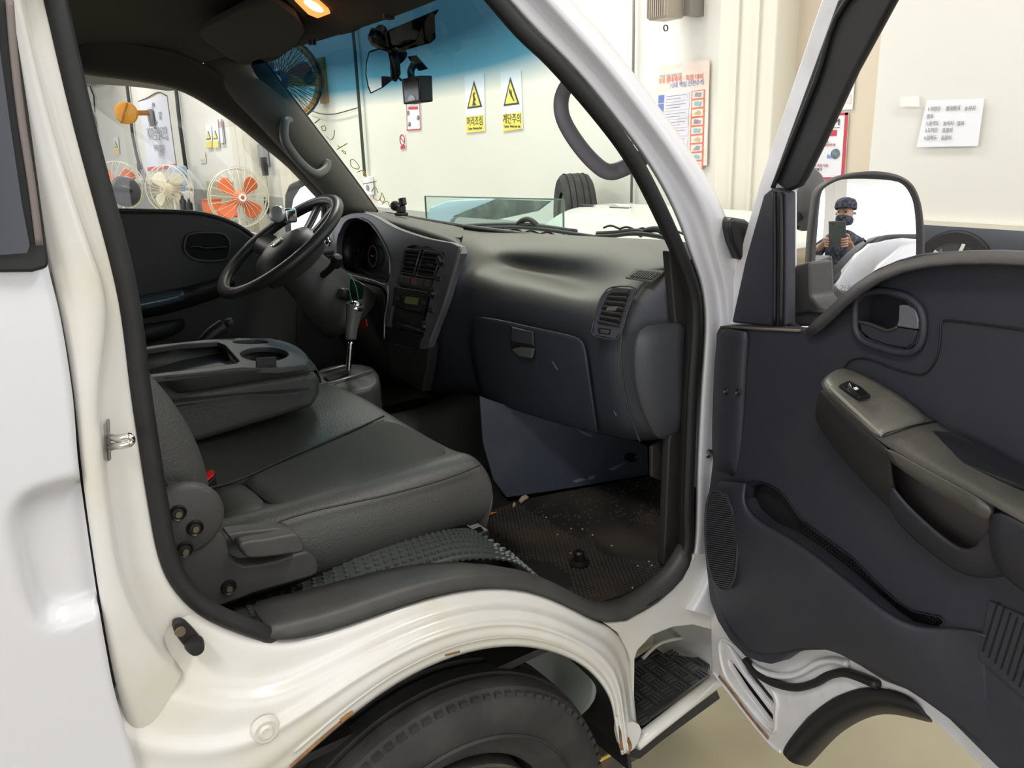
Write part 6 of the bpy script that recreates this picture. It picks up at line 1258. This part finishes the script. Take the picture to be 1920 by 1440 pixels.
# ================================================================ THE PHOTOGRAPHER (seen in the door mirror)
fh = V((FW.x, FW.y, 0)).normalized(); sd = V((fh.y, -fh.x, 0))      # forward, right
gx, gy = HEAD.x, HEAD.y
def BPt(r, f, z): return V((gx, gy, 0))+sd*r+fh*f+V((0, 0, z))
person = empty('person', BPt(0, 0, 0), 'person in dark patterned clothes, cap and mask, holding a tablet, seen in the door mirror', 'person')
def skin(name, pts, edges, rad, m, parent, sub=2, root=0):
    me = bpy.data.meshes.new(name); me.from_pydata([tuple(p) for p in pts], edges, []); o = link(name, me, m, parent)
    s = o.modifiers.new('skin', 'SKIN'); s.use_smooth_shade = True
    for i, r in enumerate(rad): me.skin_vertices[0].data[i].radius = r if isinstance(r, tuple) else (r, r)
    me.skin_vertices[0].data[root].use_root = True
    q = o.modifiers.new('sub', 'SUBSURF'); q.levels = q.render_levels = sub; return o
cloth = mat('dark_camouflage_cloth', (.015, .017, .024), .9, c2=(.10, .11, .15), vscale=38)
skm = mat('skin', (.42, .25, .18), .5)
hz = HEAD.z
P_ = [BPt(0, 0, .95), BPt(0, 0, 1.12), BPt(0, .01, 1.30), BPt(0, 0, hz-.24), BPt(0, .01, hz-.14),
      BPt(.19, 0, hz-.27), BPt(.28, .06, hz-.50), BPt(.15, .20, hz-.32), BPt(-.19, 0, hz-.27), BPt(-.28, .06, hz-.50), BPt(-.15, .20, hz-.32),
      BPt(.10, 0, .86), BPt(.12, .02, .48), BPt(.12, 0, .10), BPt(.13, .14, .05), BPt(-.10, 0, .86), BPt(-.12, .02, .48), BPt(-.12, 0, .10), BPt(-.13, .14, .05)]
E_ = [(0, 1), (1, 2), (2, 3), (3, 4), (3, 5), (5, 6), (6, 7), (3, 8), (8, 9), (9, 10), (0, 11), (11, 12), (12, 13), (13, 14), (0, 15), (15, 16), (16, 17), (17, 18)]
skin('body', P_, E_, [(.16, .11), (.15, .105), (.18, .12), (.13, .10), .055, .062, .047, .034, .062, .047, .034, .085, .06, .045, .04, .085, .06, .045, .04], cloth, person)
hd_ = [BPt(0, .0, hz-.10), BPt(0, .005, hz-.05), BPt(0, .0, hz+.01), BPt(0, -.005, hz+.06)]
skin('head', hd_, [(0, 1), (1, 2), (2, 3)], [.055, (.068, .078), (.076, .090), (.066, .078)], skm, person)
for s in (-1, 1):
    lathe('eye', [(0, .006), (.008, .004), (.011, 0)], BPt(s*.032, .083, hz+.003), fh, mat('eye_dark', (.05, .03, .03), .2), person, 12)
    skin('ear', [BPt(s*.078, -.005, hz+.012), BPt(s*.084, -.008, hz-.018)], [(0, 1)], [(.010, .016), (.008, .012)], skm, person, 1)
skin('nose', [BPt(0, .085, hz+.0), BPt(0, .104, hz-.028)], [(0, 1)], [.010, .014], skm, person, 1)
skin('face_mask', [BPt(0, .012, hz-.020), BPt(0, .016, hz-.06), BPt(0, .010, hz-.12)], [(0, 1), (1, 2)], [(.082, .098), (.084, .100), (.074, .082)], cloth, person)
lathe('cap', [(.092, .0), (.096, .02), (.094, .055), (.080, .085), (.045, .103), (0, .108)], BPt(0, -.005, hz+.035), (0, 0, 1), cloth, person, 28)
plate('cap_brim', [BPt(-.07, .06, hz+.040), BPt(-.06, .12, hz+.036), BPt(0, .15, hz+.033), BPt(.06, .12, hz+.036), BPt(.07, .06, hz+.040)], (0, 0, .005), cloth, person, bevel=.001)
TB_ = EYE-FW*.035
Rt = Matrix((RT, UP, -FW)).transposed()
tab = box('tablet', TB_+RT*.03-UP*.075, (.13, .19, .007), mat('tablet_grey', (.10, .12, .11), .4, metal=.4), None, Rt, bevel=.002)
tag(tab, 'thin grey tablet held up in both hands by the photographer', 'tablet'); cyl('camera_lens', TB_-FW*-.004, FW, .005, .002, blk, tab, 12)
for s in (-1, 1):
    w0 = BPt(s*.15, .20, hz-.32); gpt = TB_+RT*(.03+s*.072)-UP*.12-FW*.012
    palm = w0.lerp(gpt, .62); kn = w0.lerp(gpt, .9)
    pts = [w0, w0.lerp(gpt, .35), palm, kn]; ed = [(0, 1), (1, 2), (2, 3)]; rd = [.027, .024, (.032, .016), (.034, .013)]
    skin('hand', pts, ed, rd, skm, person, 1)
    for k in range(4):
        b = kn+UP*(.028-.018*k)-RT*s*.002; l = [.036, .042, .039, .030][k]
        skin('finger', [b-UP*0, b+FW*.030+RT*s*.004, b+FW*.046-RT*s*.014, b+FW*.050-RT*s*(.014+l*.55)], [(0, 1), (1, 2), (2, 3)], [.0095, .009, .0085, .007], skm, person, 1)
    skin('thumb', [palm+UP*.02, kn+UP*.045-FW*.006, kn+UP*.055-RT*s*.035-FW*.006], [(0, 1), (1, 2)], [.0125, .010, .008], skm, person, 1)
